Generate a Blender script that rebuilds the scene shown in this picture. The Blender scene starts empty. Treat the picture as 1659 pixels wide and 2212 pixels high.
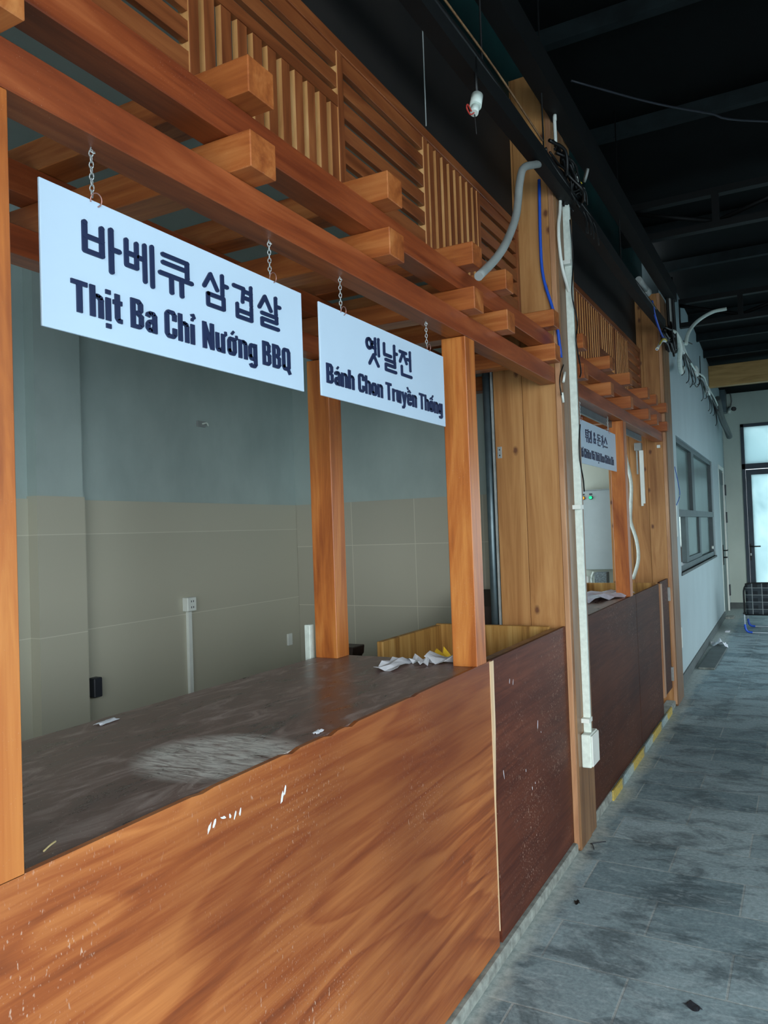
import bpy, bmesh, math, random
from mathutils import Vector, Matrix
random.seed(7)
sc = bpy.context.scene
COL = sc.collection

# ---------------------------------------------------------------- camera
cam_d = bpy.data.cameras.new('camera'); cam = bpy.data.objects.new('camera', cam_d); COL.objects.link(cam)
cam_d.sensor_fit = 'HORIZONTAL'; cam_d.sensor_width = 36.0; cam_d.lens = 1680.0/1659.0*36.0
cam_d.clip_start = 0.02
RX = Vector((0.8793688, 0.4748556, -0.03496675))
UPV = Vector((0.04312012, -0.00628601, 0.99905012))
BK = Vector((0.47418475, -0.88004127, -0.02600355))
M = Matrix.Identity(4)
for i in range(3):
    M[i][0] = RX[i]; M[i][1] = UPV[i]; M[i][2] = BK[i]
M[0][3], M[1][3], M[2][3] = 1.0, 0.0, 1.512
cam.matrix_world = M
sc.camera = cam

# ---------------------------------------------------------------- world, light, exposure
sc.view_settings.view_transform = 'Standard'; sc.view_settings.look = 'None'
sc.view_settings.exposure = 0.0; sc.view_settings.gamma = 1.0
W = bpy.data.worlds.new('overcast_sky'); sc.world = W; W.use_nodes = True
bg = W.node_tree.nodes['Background']; bg.inputs[0].default_value = (0.80, 0.93, 1.0, 1); bg.inputs[1].default_value = 3.6
sun_d = bpy.data.lights.new('sun', 'SUN'); sun = bpy.data.objects.new('sun', sun_d); COL.objects.link(sun)
sun_d.energy = 2.2; sun_d.angle = math.radians(50); sun_d.color = (1.0, 0.97, 0.92)
sun.rotation_euler = Vector((-0.42, 0.82, -0.30)).to_track_quat('-Z', 'Y').to_euler()

# ---------------------------------------------------------------- materials
def lin(c):
    return tuple((v/255/12.92 if v/255 <= .04045 else ((v/255+.055)/1.055)**2.4) for v in c) + (1.0,)
def mat_base(name):
    m = bpy.data.materials.new(name); m.use_nodes = True
    nt = m.node_tree; b = nt.nodes['Principled BSDF']
    return m, nt, b
def N(nt, t, **kw):
    n = nt.nodes.new(t)
    for k, v in kw.items():
        if k.startswith('i_'): n.inputs[k[2:].replace('_', ' ')].default_value = v
        else: setattr(n, k, v)
    return n
def ramp(nt, src, stops):
    r = nt.nodes.new('ShaderNodeValToRGB'); el = r.color_ramp.elements
    while len(el) < len(stops): el.new(0.5)
    for e, (p, c) in zip(el, stops):
        e.position = p; e.color = c if len(c) == 4 else tuple(c)+(1,)
    nt.links.new(src, r.inputs[0]); return r
def mix(nt, fac, a, b, mode='MIX'):
    n = nt.nodes.new('ShaderNodeMix'); n.data_type = 'RGBA'; n.blend_type = mode
    for s, v in ((n.inputs[0], fac), (n.inputs[6], a), (n.inputs[7], b)):
        if hasattr(v, 'is_output'): nt.links.new(v, s)
        else: s.default_value = v
    return n.outputs[2]
def math_n(nt, op, a, b=None, clamp=False):
    n = nt.nodes.new('ShaderNodeMath'); n.operation = op; n.use_clamp = clamp
    for s, v in ((n.inputs[0], a), (n.inputs[1], b)):
        if v is None: continue
        if hasattr(v, 'is_output'): nt.links.new(v, s)
        else: s.default_value = v
    return n.outputs[0]
def coords(nt, scale=(1, 1, 1), loc=(0, 0, 0), rot=(0, 0, 0), rand=True):
    tc = N(nt, 'ShaderNodeTexCoord'); v = tc.outputs['Object']
    if rand:
        oi = N(nt, 'ShaderNodeObjectInfo'); mu = math_n(nt, 'MULTIPLY', oi.outputs['Random'], 37.0)
        ad = N(nt, 'ShaderNodeVectorMath', operation='ADD'); nt.links.new(v, ad.inputs[0]); nt.links.new(mu, ad.inputs[1]); v = ad.outputs[0]
    mp = N(nt, 'ShaderNodeMapping'); mp.inputs['Scale'].default_value = scale
    mp.inputs['Location'].default_value = loc; mp.inputs['Rotation'].default_value = rot
    nt.links.new(v, mp.inputs['Vector']); return mp.outputs[0]
def noise(nt, vec, scale=5, detail=4, rough=.55, dist=0.0):
    n = N(nt, 'ShaderNodeTexNoise'); n.inputs['Scale'].default_value = scale; n.inputs['Detail'].default_value = detail
    n.inputs['Roughness'].default_value = rough; n.inputs['Distortion'].default_value = dist
    nt.links.new(vec, n.inputs['Vector']); return n.outputs['Fac']
def bump(nt, b, h, strength=.2, dist=.01):
    n = N(nt, 'ShaderNodeBump'); n.inputs['Strength'].default_value = strength; n.inputs['Distance'].default_value = dist
    nt.links.new(h, n.inputs['Height']); nt.links.new(n.outputs[0], b.inputs['Normal'])

def plain(name, c, rough=.5, metal=0.0, var=.12, nscale=6, spec=.5):
    m, nt, b = mat_base(name)
    f = noise(nt, coords(nt), nscale, 5, .6)
    c = lin(c); d = tuple(v*(1-var*2) for v in c[:3])+(1,); l = tuple(min(1, v*(1+var)) for v in c[:3])+(1,)
    r = ramp(nt, f, [(.3, d), (.7, l)])
    nt.links.new(r.outputs[0], b.inputs['Base Color'])
    b.inputs['Roughness'].default_value = rough; b.inputs['Metallic'].default_value = metal
    b.inputs['Specular IOR Level'].default_value = spec
    return m
def wood(name, dark, mid, light, axis='Y', rough=.38, fine=1.0, coat=.15, knots=0.0, dust=0.0, bandscale=1.0):
    m, nt, b = mat_base(name)
    s = {'X': (.9, 9, 9), 'Y': (9, .9, 9), 'Z': (9, 9, .9)}[axis]
    v = coords(nt, s)
    f1 = noise(nt, v, 1.1*bandscale, 5, .6, 1.6)
    s2 = {'X': (3, 90, 90), 'Y': (90, 3, 90), 'Z': (90, 90, 3)}[axis]
    f2 = noise(nt, coords(nt, s2), 1.0*fine, 3, .6)
    a = math_n(nt, 'ADD', math_n(nt, 'MULTIPLY', f1, .78), math_n(nt, 'MULTIPLY', f2, .22))
    r = ramp(nt, a, [(.33, lin(dark)), (.5, lin(mid)), (.68, lin(light))])
    col = r.outputs[0]
    if knots:
        vo = N(nt, 'ShaderNodeTexVoronoi', voronoi_dimensions='2D'); vo.inputs['Scale'].default_value = 1.0
        nt.links.new(coords(nt, (7.5, 7.5, 4.6), (0, 0, 0), (math.radians(90), 0, 0)), vo.inputs['Vector'])
        kr = ramp(nt, math_n(nt, 'ADD', vo.outputs['Distance'], math_n(nt, 'MULTIPLY', math_n(nt, 'SUBTRACT', noise(nt, coords(nt), 60, 2), .5), .05)), [(.045, (1, 1, 1)), (.075, (.55, .55, .55)), (.12, (0, 0, 0))])
        sc_ = N(nt, 'ShaderNodeSeparateColor'); nt.links.new(vo.outputs['Color'], sc_.inputs[0]); knots = math_n(nt, 'MULTIPLY', math_n(nt, 'GREATER_THAN', sc_.outputs[0], .6), knots)
        col = mix(nt, math_n(nt, 'MULTIPLY', kr.outputs[0], knots), col, lin((84, 40, 26)))
    if dust:
        dn = noise(nt, coords(nt), 420, 2, .5); dr = ramp(nt, dn, [(.69, (0, 0, 0)), (.74, (1, 1, 1))])
        big = ramp(nt, noise(nt, coords(nt), 4, 3), [(.4, (0, 0, 0)), (.7, (1, 1, 1))])
        col = mix(nt, math_n(nt, 'MULTIPLY', math_n(nt, 'MULTIPLY', dr.outputs[0], big.outputs[0]), dust), col, lin((214, 190, 170)))
    nt.links.new(col, b.inputs['Base Color'])
    b.inputs['Roughness'].default_value = rough; b.inputs['Coat Weight'].default_value = coat; b.inputs['Coat Roughness'].default_value = .25
    bump(nt, b, a, .12, .002)
    return m

RED = ((112, 48, 22), (157, 76, 38), (186, 104, 58))
M_beam = wood('stained_beam_wood', (104, 42, 18), (140, 66, 31), (170, 92, 50), 'Y', dust=.5)
M_raft = wood('stained_rafter_wood', (126, 60, 26), (166, 92, 44), (196, 126, 70), 'X', dust=.5)
M_post = wood('stained_post_wood', (142, 70, 26), (186, 106, 46), (214, 140, 70), 'Z', dust=.6)
M_slatv = wood('lattice_upright_wood', (92, 44, 20), (128, 68, 34), (158, 94, 52), 'Z', fine=.6)
M_slath = wood('lattice_rail_wood', (92, 44, 20), (128, 68, 34), (156, 92, 50), 'Y')
M_litslat = wood('lit_slat_side_wood', (170, 112, 62), (208, 152, 92), (232, 186, 128), 'Z', fine=.7, coat=0, rough=.55)  # lattice wood as lit on its sides, the brightness put into the colour
M_pine = wood('knotty_pine_board', (148, 96, 50), (174, 122, 70), (194, 144, 90), 'Z', rough=.5, knots=.85, coat=.05)
M_pinefr = wood('brown_pine_cladding', (98, 66, 40), (128, 92, 60), (152, 116, 80), 'Z', rough=.45, coat=.1)
M_lightstrip = wood('pale_edge_strip', (150, 104, 72), (184, 136, 98), (206, 162, 124), 'Z', rough=.5)
M_boxin = wood('raw_box_board', (120, 76, 30), (178, 132, 66), (206, 166, 100), 'Z', rough=.7, coat=0)
M_endbeam = wood('pine_end_beam', (150, 112, 60), (176, 136, 80), (196, 156, 100), 'X', rough=.6, coat=0)

def ply(name, dark, mid, light, scuff=.6, rough=.3, seed=0, streak=1.0, spec=.4, blot=.55):
    """stained plywood facing in the YZ plane, long cathedral grain along Y"""
    m, nt, b = mat_base(name)
    v = coords(nt, (1, .42, 3.0), (seed, seed, seed), (math.radians(-7), 0, 0), rand=False)
    f1 = noise(nt, v, 1.3, 2, .4, .5)
    rings = math_n(nt, 'FRACT', math_n(nt, 'MULTIPLY', f1, 8.0))
    rr = ramp(nt, rings, [(0, (0, 0, 0)), (.55, (.35, .35, .35)), (.9, (1, 1, 1)), (1, (.1, .1, .1))])
    f3 = noise(nt, coords(nt, (1, 1.1, 24), (seed, 0, 0), (math.radians(-7), 0, 0), rand=False), 2.0, 5, .62, .5)
    a = math_n(nt, 'ADD', math_n(nt, 'MULTIPLY', rr.outputs[0], .10*streak), math_n(nt, 'ADD', math_n(nt, 'MULTIPLY', f1, .34), math_n(nt, 'MULTIPLY', f3, .50)))
    r = ramp(nt, a, [(.36, lin(light)), (.52, lin(mid)), (.70, lin(dark))])
    col = r.outputs[0]
    bl = ramp(nt, noise(nt, coords(nt, (1, .8, 1.2), (seed+3, 0, 0), rand=False), 1.1, 2, .5), [(.40, (0, 0, 0)), (.68, (1, 1, 1))])
    col = mix(nt, math_n(nt, 'MULTIPLY', bl.outputs[0], blot), col, lin(dark))
    # pale scuffs and chips
    sp = ramp(nt, noise(nt, coords(nt, (1, 1.5, .55), rand=False), 95, 2, .5), [(.69, (0, 0, 0)), (.735, (1, 1, 1))])
    area = ramp(nt, noise(nt, coords(nt, (1, .9, 1), (seed, 2, 1), rand=False), 2.4, 3, .6), [(.44, (0, 0, 0)), (.66, (1, 1, 1))])
    sp2 = ramp(nt, noise(nt, coords(nt, (1, 1, .5), rand=False), 230, 2, .5), [(.64, (0, 0, 0)), (.72, (1, 1, 1))])
    fac = math_n(nt, 'MULTIPLY', math_n(nt, 'MAXIMUM', sp.outputs[0], math_n(nt, 'MULTIPLY', sp2.outputs[0], .7)), area.outputs[0])
    col = mix(nt, math_n(nt, 'MULTIPLY', fac, scuff), col, lin((222, 196, 176)))
    nt.links.new(col, b.inputs['Base Color'])
    b.inputs['Roughness'].default_value = rough; b.inputs['Specular IOR Level'].default_value = spec
    bump(nt, b, f3, .06, .002)
    return m
M_ply = ply('orange_brown_plywood', (98, 44, 22), (158, 84, 40), (196, 122, 66), .7, .38, 0, 1.15, .45, .7)
M_plydark = ply('dark_red_brown_plywood', (54, 24, 18), (84, 42, 30), (110, 60, 42), 1.0, .5, 5, .5, .22)
M_plydark2 = ply('darkest_brown_plywood', (44, 22, 15), (70, 36, 24), (92, 52, 34), .7, .55, 9, .4, .12)

def top_mat(name, flour):
    m, nt, b = mat_base(name)
    v = coords(nt, (1, 1, 1), rand=False)
    f = noise(nt, coords(nt, (3, .9, 1), rand=False), 5, 6, .65, 1.5)
    r = ramp(nt, f, [(.3, lin((88, 62, 56))), (.5, lin((122, 94, 86))), (.68, lin((172, 152, 144)))])
    col = r.outputs[0]
    g = ramp(nt, noise(nt, v, 260, 2, .5), [(.70, (0, 0, 0)), (.76, (1, 1, 1))])
    col = mix(nt, math_n(nt, 'MULTIPLY', g.outputs[0], .7), col, lin((214, 206, 200)))
    ru = .34
    if flour:
        tc = N(nt, 'ShaderNodeTexCoord')
        mp = N(nt, 'ShaderNodeMapping'); mp.inputs['Location'].default_value = (-.16/.17*-1 if False else 0, 0, 0)
        sub = N(nt, 'ShaderNodeVectorMath', operation='SUBTRACT'); sub.inputs[1].default_value = flour[:3]
        nt.links.new(tc.outputs['Object'], sub.inputs[0])
        mu = N(nt, 'ShaderNodeVectorMath', operation='MULTIPLY'); mu.inputs[1].default_value = (1/flour[3], 1/flour[4], 0)
        nt.links.new(sub.outputs[0], mu.inputs[0])
        ln = N(nt, 'ShaderNodeVectorMath', operation='LENGTH'); nt.links.new(mu.outputs[0], ln.inputs[0])
        mask = math_n(nt, 'SUBTRACT', 1.0, ln.outputs['Value'], True)
        st = ramp(nt, noise(nt, coords(nt, (2, 9, 1), rand=False), 9, 6, .7, .8), [(.34, (0, 0, 0)), (.66, (1, 1, 1))])
        ff = math_n(nt, 'MULTIPLY', math_n(nt, 'MULTIPLY', mask, 3.2, True), math_n(nt, 'MULTIPLY', st.outputs[0], 1.3, True))
        col = mix(nt, ff, col, lin((236, 230, 222)))
    nt.links.new(col, b.inputs['Base Color'])
    b.inputs['Roughness'].default_value = ru
    rr = ramp(nt, f, [(.3, (.22, .22, .22)), (.7, (.5, .5, .5))]); nt.links.new(rr.outputs[0], b.inputs['Roughness'])
    return m

def floor_mat():
    m, nt, b = mat_base('slate_paving')
    br = N(nt, 'ShaderNodeTexBrick'); br.offset = .5; br.offset_frequency = 2; br.squash = 1
    nt.links.new(coords(nt, (1, 1, 1), (-.12, -.04, 0), rand=False), br.inputs['Vector'])
    br.inputs['Scale'].default_value = 1; br.inputs['Brick Width'].default_value = .6; br.inputs['Row Height'].default_value = .293
    br.inputs['Mortar Size'].default_value = .0045; br.inputs['Mortar Smooth'].default_value = .3
    br.inputs['Color1'].default_value = lin((136, 160, 168)); br.inputs['Color2'].default_value = lin((184, 206, 212)); br.inputs['Mortar'].default_value = lin((186, 198, 198))
    v = coords(nt, (1, 1, 1), rand=False)
    n1 = noise(nt, coords(nt, (1, 1.4, 1), rand=False), 3.2, 8, .68, .6)
    dk = ramp(nt, n1, [(.40, (1, 1, 1)), (.52, (0, 0, 0))])
    col = mix(nt, math_n(nt, 'MULTIPLY', dk.outputs[0], .62), br.outputs['Color'], lin((66, 80, 88)))
    n2 = noise(nt, coords(nt, (1, 2.5, 1), rand=False), 9, 8, .7, 1.2)
    lt = ramp(nt, n2, [(.50, (0, 0, 0)), (.66, (1, 1, 1))])
    col = mix(nt, math_n(nt, 'MULTIPLY', lt.outputs[0], .55), col, lin((196, 214, 220)))
    n3 = noise(nt, v, 60, 6, .7)
    sp = ramp(nt, n3, [(.3, lin((120, 130, 134))), (.7, lin((255, 255, 255)))])
    col = mix(nt, .55, col, sp.outputs[0], 'MULTIPLY')
    # cement smeared along the counters
    tc = N(nt, 'ShaderNodeTexCoord'); sx = N(nt, 'ShaderNodeSeparateXYZ'); nt.links.new(tc.outputs['Object'], sx.inputs[0])
    edge = math_n(nt, 'ADD', sx.outputs[0], math_n(nt, 'MULTIPLY', math_n(nt, 'SUBTRACT', noise(nt, v, 6, 5, .6), .5), .22))
    ce = ramp(nt, edge, [(.055, (1, 1, 1)), (.11, (0, 0, 0))])
    cc = ramp(nt, noise(nt, v, 30, 6, .7), [(.3, lin((140, 152, 150))), (.7, lin((200, 208, 204)))])
    col = mix(nt, math_n(nt, 'MULTIPLY', ce.outputs[0], .85), col, cc.outputs[0])
    nt.links.new(col, b.inputs['Base Color'])
    rr = ramp(nt, n1, [(.35, (.5, .5, .5)), (.6, (.75, .75, .75))]); nt.links.new(rr.outputs[0], b.inputs['Roughness']); b.inputs['Specular IOR Level'].default_value = .25
    h = math_n(nt, 'ADD', math_n(nt, 'MULTIPLY', br.outputs['Fac'], -.4), math_n(nt, 'ADD', math_n(nt, 'MULTIPLY', n2, .5), math_n(nt, 'MULTIPLY', n1, .5)))
    bump(nt, b, h, .35, .006)
    return m
def paint(name, c, stain=(90, 96, 90), amt=.25, rough=.6, drip=False):
    m, nt, b = mat_base(name)
    s = (1, 1, .25) if drip else (1, 1, .6)
    f = noise(nt, coords(nt, s, rand=False), 2.2, 6, .6)
    r = ramp(nt, f, [(.40, (0, 0, 0)), (.75, (1, 1, 1))])
    col = mix(nt, math_n(nt, 'MULTIPLY', r.outputs[0], amt), lin(c), lin(stain))
    nt.links.new(col, b.inputs['Base Color']); b.inputs['Roughness'].default_value = rough
    bump(nt, b, noise(nt, coords(nt, rand=False), 40, 4), .05, .003)
    return m
def tiles(name, c, joint, bw, rh, rot, size=.0022):
    m, nt, b = mat_base(name)
    br = N(nt, 'ShaderNodeTexBrick'); br.offset = 0; br.squash = 1
    nt.links.new(coords(nt, (1, 1, 1), (.13, 0, 0), rot, rand=False), br.inputs['Vector'])
    c0 = lin(c); c1 = tuple(v*.93 for v in c0[:3])+(1,)
    br.inputs['Scale'].default_value = 1; br.inputs['Brick Width'].default_value = bw; br.inputs['Row Height'].default_value = rh
    br.inputs['Mortar Size'].default_value = size; br.inputs['Mortar Smooth'].default_value = .2
    br.inputs['Color1'].default_value = c0; br.inputs['Color2'].default_value = c1; br.inputs['Mortar'].default_value = lin(joint)
    nt.links.new(br.outputs['Color'], b.inputs['Base Color']); b.inputs['Roughness'].default_value = .3
    return m

M_floor = floor_mat()
M_wallgrey = paint('kitchen_wall_paint', (172, 188, 184), (110, 126, 124), .4)
M_tileX = tiles('beige_wall_tile_along', (186, 184, 166), (204, 202, 186), .42, .36, (math.radians(90), 0, math.radians(90)))
M_tileY = tiles('beige_wall_tile_across', (180, 178, 162), (204, 202, 186), .42, .36, (math.radians(90), 0, 0))
M_ceilint = paint('kitchen_ceiling_board', (150, 160, 156), (110, 118, 114), .3)
M_corr = paint('corridor_wall_paint', (172, 190, 194), (128, 144, 148), .22, .55)
M_endw = paint('end_wall_paint', (190, 202, 192), (140, 152, 146), .25)
M_base = plain('grey_cement_base', (88, 98, 98), .7, var=.15)
M_curb = plain('concrete_curb', (150, 156, 150), .85, var=.25, nscale=22)
M_roof = plain('black_roof_sheet', (4, 8, 8), .8, var=.3, spec=.15)
M_steel = plain('black_painted_steel', (10, 12, 13), .65, var=.3, spec=.3)
M_greysteel = plain('dark_grey_purlin_paint', (22, 31, 33), .7, var=.3, spec=.2)
M_fascia = plain('dark_brown_fascia', (20, 15, 12), .7, var=.3)
M_teal = plain('dark_teal_fascia', (12, 62, 62), .6, var=.35, nscale=1.5)
M_black = plain('black_cable_sheath', (12, 13, 14), .45)
M_white = plain('white_plastic', (230, 236, 230), .4, var=.05)
M_whitedirty = plain('scuffed_white_plastic', (222, 234, 226), .45, var=.07, nscale=40)
M_grey = plain('grey_plastic', (150, 156, 154), .5)
M_greydk = plain('charcoal_plastic', (44, 48, 56), .5)
M_blue = plain('blue_plastic', (30, 84, 196), .4, var=.05)
M_red = plain('red_wire', (196, 60, 50), .5)
M_yel = plain('yellow_wire', (214, 190, 40), .5)
M_steelb = plain('bare_steel', (178, 184, 184), .3, .35, nscale=20)
M_galv = plain('galvanised_pipe', (92, 108, 114), .35, .6, nscale=10)
M_copper = plain('copper_ring', (176, 130, 122), .35, .7)
M_sign = plain('white_sign_sheet', (196, 218, 238), .3, var=.01)
M_ink = plain('navy_foam_letters', (20, 36, 74), .5, var=.05)
M_paper = plain('white_paper', (232, 236, 244), .7, var=.04, nscale=30)
M_yellow = plain('yellow_packet', (236, 190, 20), .4, var=.05)
M_frame = plain('grey_aluminium_frame', (72, 84, 88), .45, .2)
M_doorfr = plain('slate_blue_door_frame', (50, 64, 76), .45, .1)
M_doorgr = paint('grey_green_door', (112, 126, 122), (90, 100, 98), .3)
M_duct = plain('grey_duct_pipe', (88, 96, 94), .55)
M_cab = plain('light_grey_cabinet', (172, 186, 188), .4, var=.03)
M_granite = plain('speckled_grey_foam', (120, 134, 138), .8, var=.3, nscale=90)
M_darkpot = plain('dark_brown_bin', (52, 36, 30), .5)
def glow(name, c, s):
    m, nt, b = mat_base(name); b.inputs['Base Color'].default_value = lin(c); b.inputs['Emission Color'].default_value = lin(c); b.inputs['Emission Strength'].default_value = s
    return m
M_org = glow('orange_indicator_lens', (255, 160, 20), .9)
M_grn = glow('green_indicator_lens', (30, 220, 150), .8)
def glass_frost():
    m, nt, b = mat_base('frosted_door_glass')
    tr = N(nt, 'ShaderNodeBsdfTranslucent'); f = noise(nt, coords(nt, rand=False), 1.4, 3, .5, .8)
    r = ramp(nt, f, [(.3, (.40, .52, .54)), (.7, (.66, .76, .76))]); nt.links.new(r.outputs[0], tr.inputs[0])
    mx = N(nt, 'ShaderNodeMixShader'); mx.inputs[0].default_value = .8
    b.inputs['Base Color'].default_value = lin((190, 205, 205)); b.inputs['Roughness'].default_value = .2
    nt.links.new(b.outputs[0], mx.inputs[1]); nt.links.new(tr.outputs[0], mx.inputs[2])
    nt.links.new(mx.outputs[0], nt.nodes['Material Output'].inputs[0]); return m
M_frost = glass_frost()
M_pane = plain('grey_green_window_glass', (78, 98, 96), .32, var=.15, nscale=2)
def stripes():
    m, nt, b = mat_base('worn_yellow_kerb_paint')
    tc = N(nt, 'ShaderNodeTexCoord'); sx = N(nt, 'ShaderNodeSeparateXYZ'); nt.links.new(tc.outputs['Object'], sx.inputs[0])
    t = math_n(nt, 'ADD', math_n(nt, 'MULTIPLY', sx.outputs[1], 1.45), math_n(nt, 'MULTIPLY', noise(nt, coords(nt, rand=False), 14, 4), .3))
    fr = math_n(nt, 'FRACT', t)
    r = ramp(nt, fr, [(0, lin((150, 176, 184))), (.38, lin((176, 190, 180))), (.42, lin((206, 176, 66))), (.9, lin((196, 170, 70))), (.95, lin((120, 132, 126)))])
    dn = ramp(nt, noise(nt, coords(nt, rand=False), 60, 4, .7), [(.45, (0, 0, 0)), (.65, (1, 1, 1))])
    col = mix(nt, math_n(nt, 'MULTIPLY', dn.outputs[0], .6), r.outputs[0], lin((104, 110, 100)))
    nt.links.new(col, b.inputs['Base Color']); b.inputs['Roughness'].default_value = .7; return m
M_kerbpaint = stripes()
def plaid():
    m, nt, b = mat_base('black_and_white_plaid_cloth')
    tc = N(nt, 'ShaderNodeTexCoord'); sx = N(nt, 'ShaderNodeSeparateXYZ'); nt.links.new(tc.outputs['Object'], sx.inputs[0])
    def line(o, off, per, w):
        f = math_n(nt, 'FRACT', math_n(nt, 'MULTIPLY', math_n(nt, 'ADD', o, off), 1/per)); return math_n(nt, 'LESS_THAN', f, w)
    w1 = math_n(nt, 'MAXIMUM', line(sx.outputs[0], 5.27, .118, .07), line(sx.outputs[2], 5.0, .095, .06))
    w2 = math_n(nt, 'MAXIMUM', line(sx.outputs[0], 5.2, .118, .45), line(sx.outputs[2], 5.04, .095, .45))
    c = mix(nt, math_n(nt, 'MULTIPLY', w2, .6), lin((26, 32, 38)), lin((58, 68, 74)))
    c = mix(nt, math_n(nt, 'MULTIPLY', w1, .6), c, lin((170, 180, 180)))
    nt.links.new(c, b.inputs['Base Color']); b.inputs['Roughness'].default_value = .85; return m
M_plaid = plaid()

# ---------------------------------------------------------------- mesh helpers
def box(bm, x0, x1, y0, y1, z0, z1):
    v = [bm.verts.new(p) for p in ((x0, y0, z0), (x1, y0, z0), (x1, y1, z0), (x0, y1, z0), (x0, y0, z1), (x1, y0, z1), (x1, y1, z1), (x0, y1, z1))]
    for f in ((0, 3, 2, 1), (4, 5, 6, 7), (0, 1, 5, 4), (1, 2, 6, 5), (2, 3, 7, 6), (3, 0, 4, 7)):
        bm.faces.new([v[i] for i in f])
    return v
def prism(bm, pts, axis, a, b):
    """extrude a 2D outline along an axis; pts are the two other coordinates in xyz order"""
    def P(p, t): return {'x': (t, p[0], p[1]), 'y': (p[0], t, p[1]), 'z': (p[0], p[1], t)}[axis]
    A = [bm.verts.new(P(p, a)) for p in pts]; B = [bm.verts.new(P(p, b)) for p in pts]
    n = len(pts)
    bm.faces.new(A); bm.faces.new(B[::-1])
    for i in range(n): bm.faces.new((A[i], B[i], B[(i+1) % n], A[(i+1) % n]))
def smooth_path(pts, n=6):
    pts = [Vector(p) for p in pts]
    if len(pts) < 3: return pts
    out = []
    P = [pts[0]*2-pts[1]] + pts + [pts[-1]*2-pts[-2]]
    for i in range(1, len(P)-2):
        for k in range(n):
            t = k/n; a, b, c, d = P[i-1], P[i], P[i+1], P[i+2]
            out.append(.5*((2*b)+(-a+c)*t+(2*a-5*b+4*c-d)*t*t+(-a+3*b-3*c+d)*t**3))
    out.append(pts[-1]); return out
def tube(bm, pts, r, seg=8, smooth=True, closed=False):
    path = smooth_path(pts) if smooth else [Vector(p) for p in pts]
    rings = []; up = Vector((.13, .21, .97)).normalized(); n = len(path)
    for i, p in enumerate(path):
        if closed: t = path[(i+1) % n]-path[i-1]
        else: t = path[min(i+1, n-1)]-path[max(i-1, 0)]
        t.normalize(); a = t.cross(up)
        if a.length < .05: a = t.cross(Vector((1, 0, 0)))
        a.normalize(); b = t.cross(a).normalized()
        rr = r(i/(n-1)) if callable(r) else r
        rings.append([bm.verts.new(p+(a*math.cos(q)+b*math.sin(q))*rr) for q in [2*math.pi*k/seg for k in range(seg)]])
    for i in range(n if closed else n-1):
        A, B = rings[i], rings[(i+1) % n]
        for k in range(seg): f = bm.faces.new((A[k], A[(k+1) % seg], B[(k+1) % seg], B[k])); f.smooth = True
    if not closed: bm.faces.new(rings[0][::-1]); bm.faces.new(rings[-1])
def cyl(bm, p0, p1, r, seg=16): tube(bm, [p0, p1], r, seg, False)
def wloc(o):
    v = Vector((0, 0, 0))
    while o: v += o.location; o = o.parent
    return v
def obj(name, bm, mat, parent=None, bevel=0, origin=None):
    """one mesh object from world-coordinate geometry"""
    bmesh.ops.recalc_face_normals(bm, faces=bm.faces)
    if parent is None and origin is None:
        xs = [v.co for v in bm.verts]
        origin = Vector(((min(v.x for v in xs)+max(v.x for v in xs))/2, (min(v.y for v in xs)+max(v.y for v in xs))/2, min(v.z for v in xs)))
    off = wloc(parent) if parent else Vector(origin)
    bmesh.ops.translate(bm, vec=-off, verts=bm.verts)
    me = bpy.data.meshes.new(name); bm.to_mesh(me); bm.free()
    me.materials.append(mat)
    o = bpy.data.objects.new(name, me); COL.objects.link(o)
    if parent: o.parent = parent
    else: o.location = off
    if bevel:
        md = o.modifiers.new('bevel', 'BEVEL'); md.width = bevel; md.segments = 1; md.limit_method = 'ANGLE'
    return o
def tag(o, label, cat, group=None):
    o['label'] = label; o['category'] = cat
    if group: o['group'] = group
    return o
def thing(name, label, cat, loc, group=None):
    o = bpy.data.objects.new(name, None); COL.objects.link(o); o.location = loc; o.empty_display_size = .05
    return tag(o, label, cat, group)
def bxs(*bs):
    bm = bmesh.new()
    for b in bs: box(bm, *b)
    return bm
def struct(name, bm, mat, parent=None, bevel=0):
    o = obj(name, bm, mat, parent, bevel, origin=(0, 0, 0) if parent is None else None)
    if parent is None: o['kind'] = 'structure'
    return o
def part_tube(name, pts, r, mat, parent=None, seg=8, smooth=True):
    bm = bmesh.new(); tube(bm, pts, r, seg, smooth); return obj(name, bm, mat, parent)

# ---------------------------------------------------------------- setting
Y0 = -1.2                                    # near end of the building, behind the photographer's left
KH = 1.04                                    # counter height
COLY = (3.6, 3.935)                           # first column
C2Y = (6.76, 7.16)                           # second column
struct('floor', bxs((-2.2, 7.0, -3.0, 15.2, -.12, 0)), M_floor)
# kitchen behind the first counter
bm = bxs((-1.92, -1.8, Y0-.1, 4.6, 0, 3.05), (-1.92, -1.8, 4.6, 6.9, 0, .9), (-1.92, -1.8, 4.6, 6.9, 2.5, 3.05), (-1.92, -1.8, 6.9, 7.35, 0, 3.05)); wb = struct('wall_back', bm, M_wallgrey)
struct('tile_wainscot', bxs((-1.8, -1.792, Y0, 4.03, 0, 1.70), (-1.8, -1.792, 4.13, 4.6, 0, 1.7)), M_tileX, wb)
struct('added_light_window', bxs((-1.90, -1.84, 4.6, 4.66, .9, 2.5), (-1.90, -1.84, 6.84, 6.9, .9, 2.5), (-1.90, -1.84, 4.66, 6.84, .9, .96), (-1.90, -1.84, 4.66, 6.84, 2.44, 2.5), (-1.89, -1.85, 5.72, 5.78, .96, 2.44)), M_frame)  # unseen window and its wall opening, added to bring daylight into the second kitchen
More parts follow.
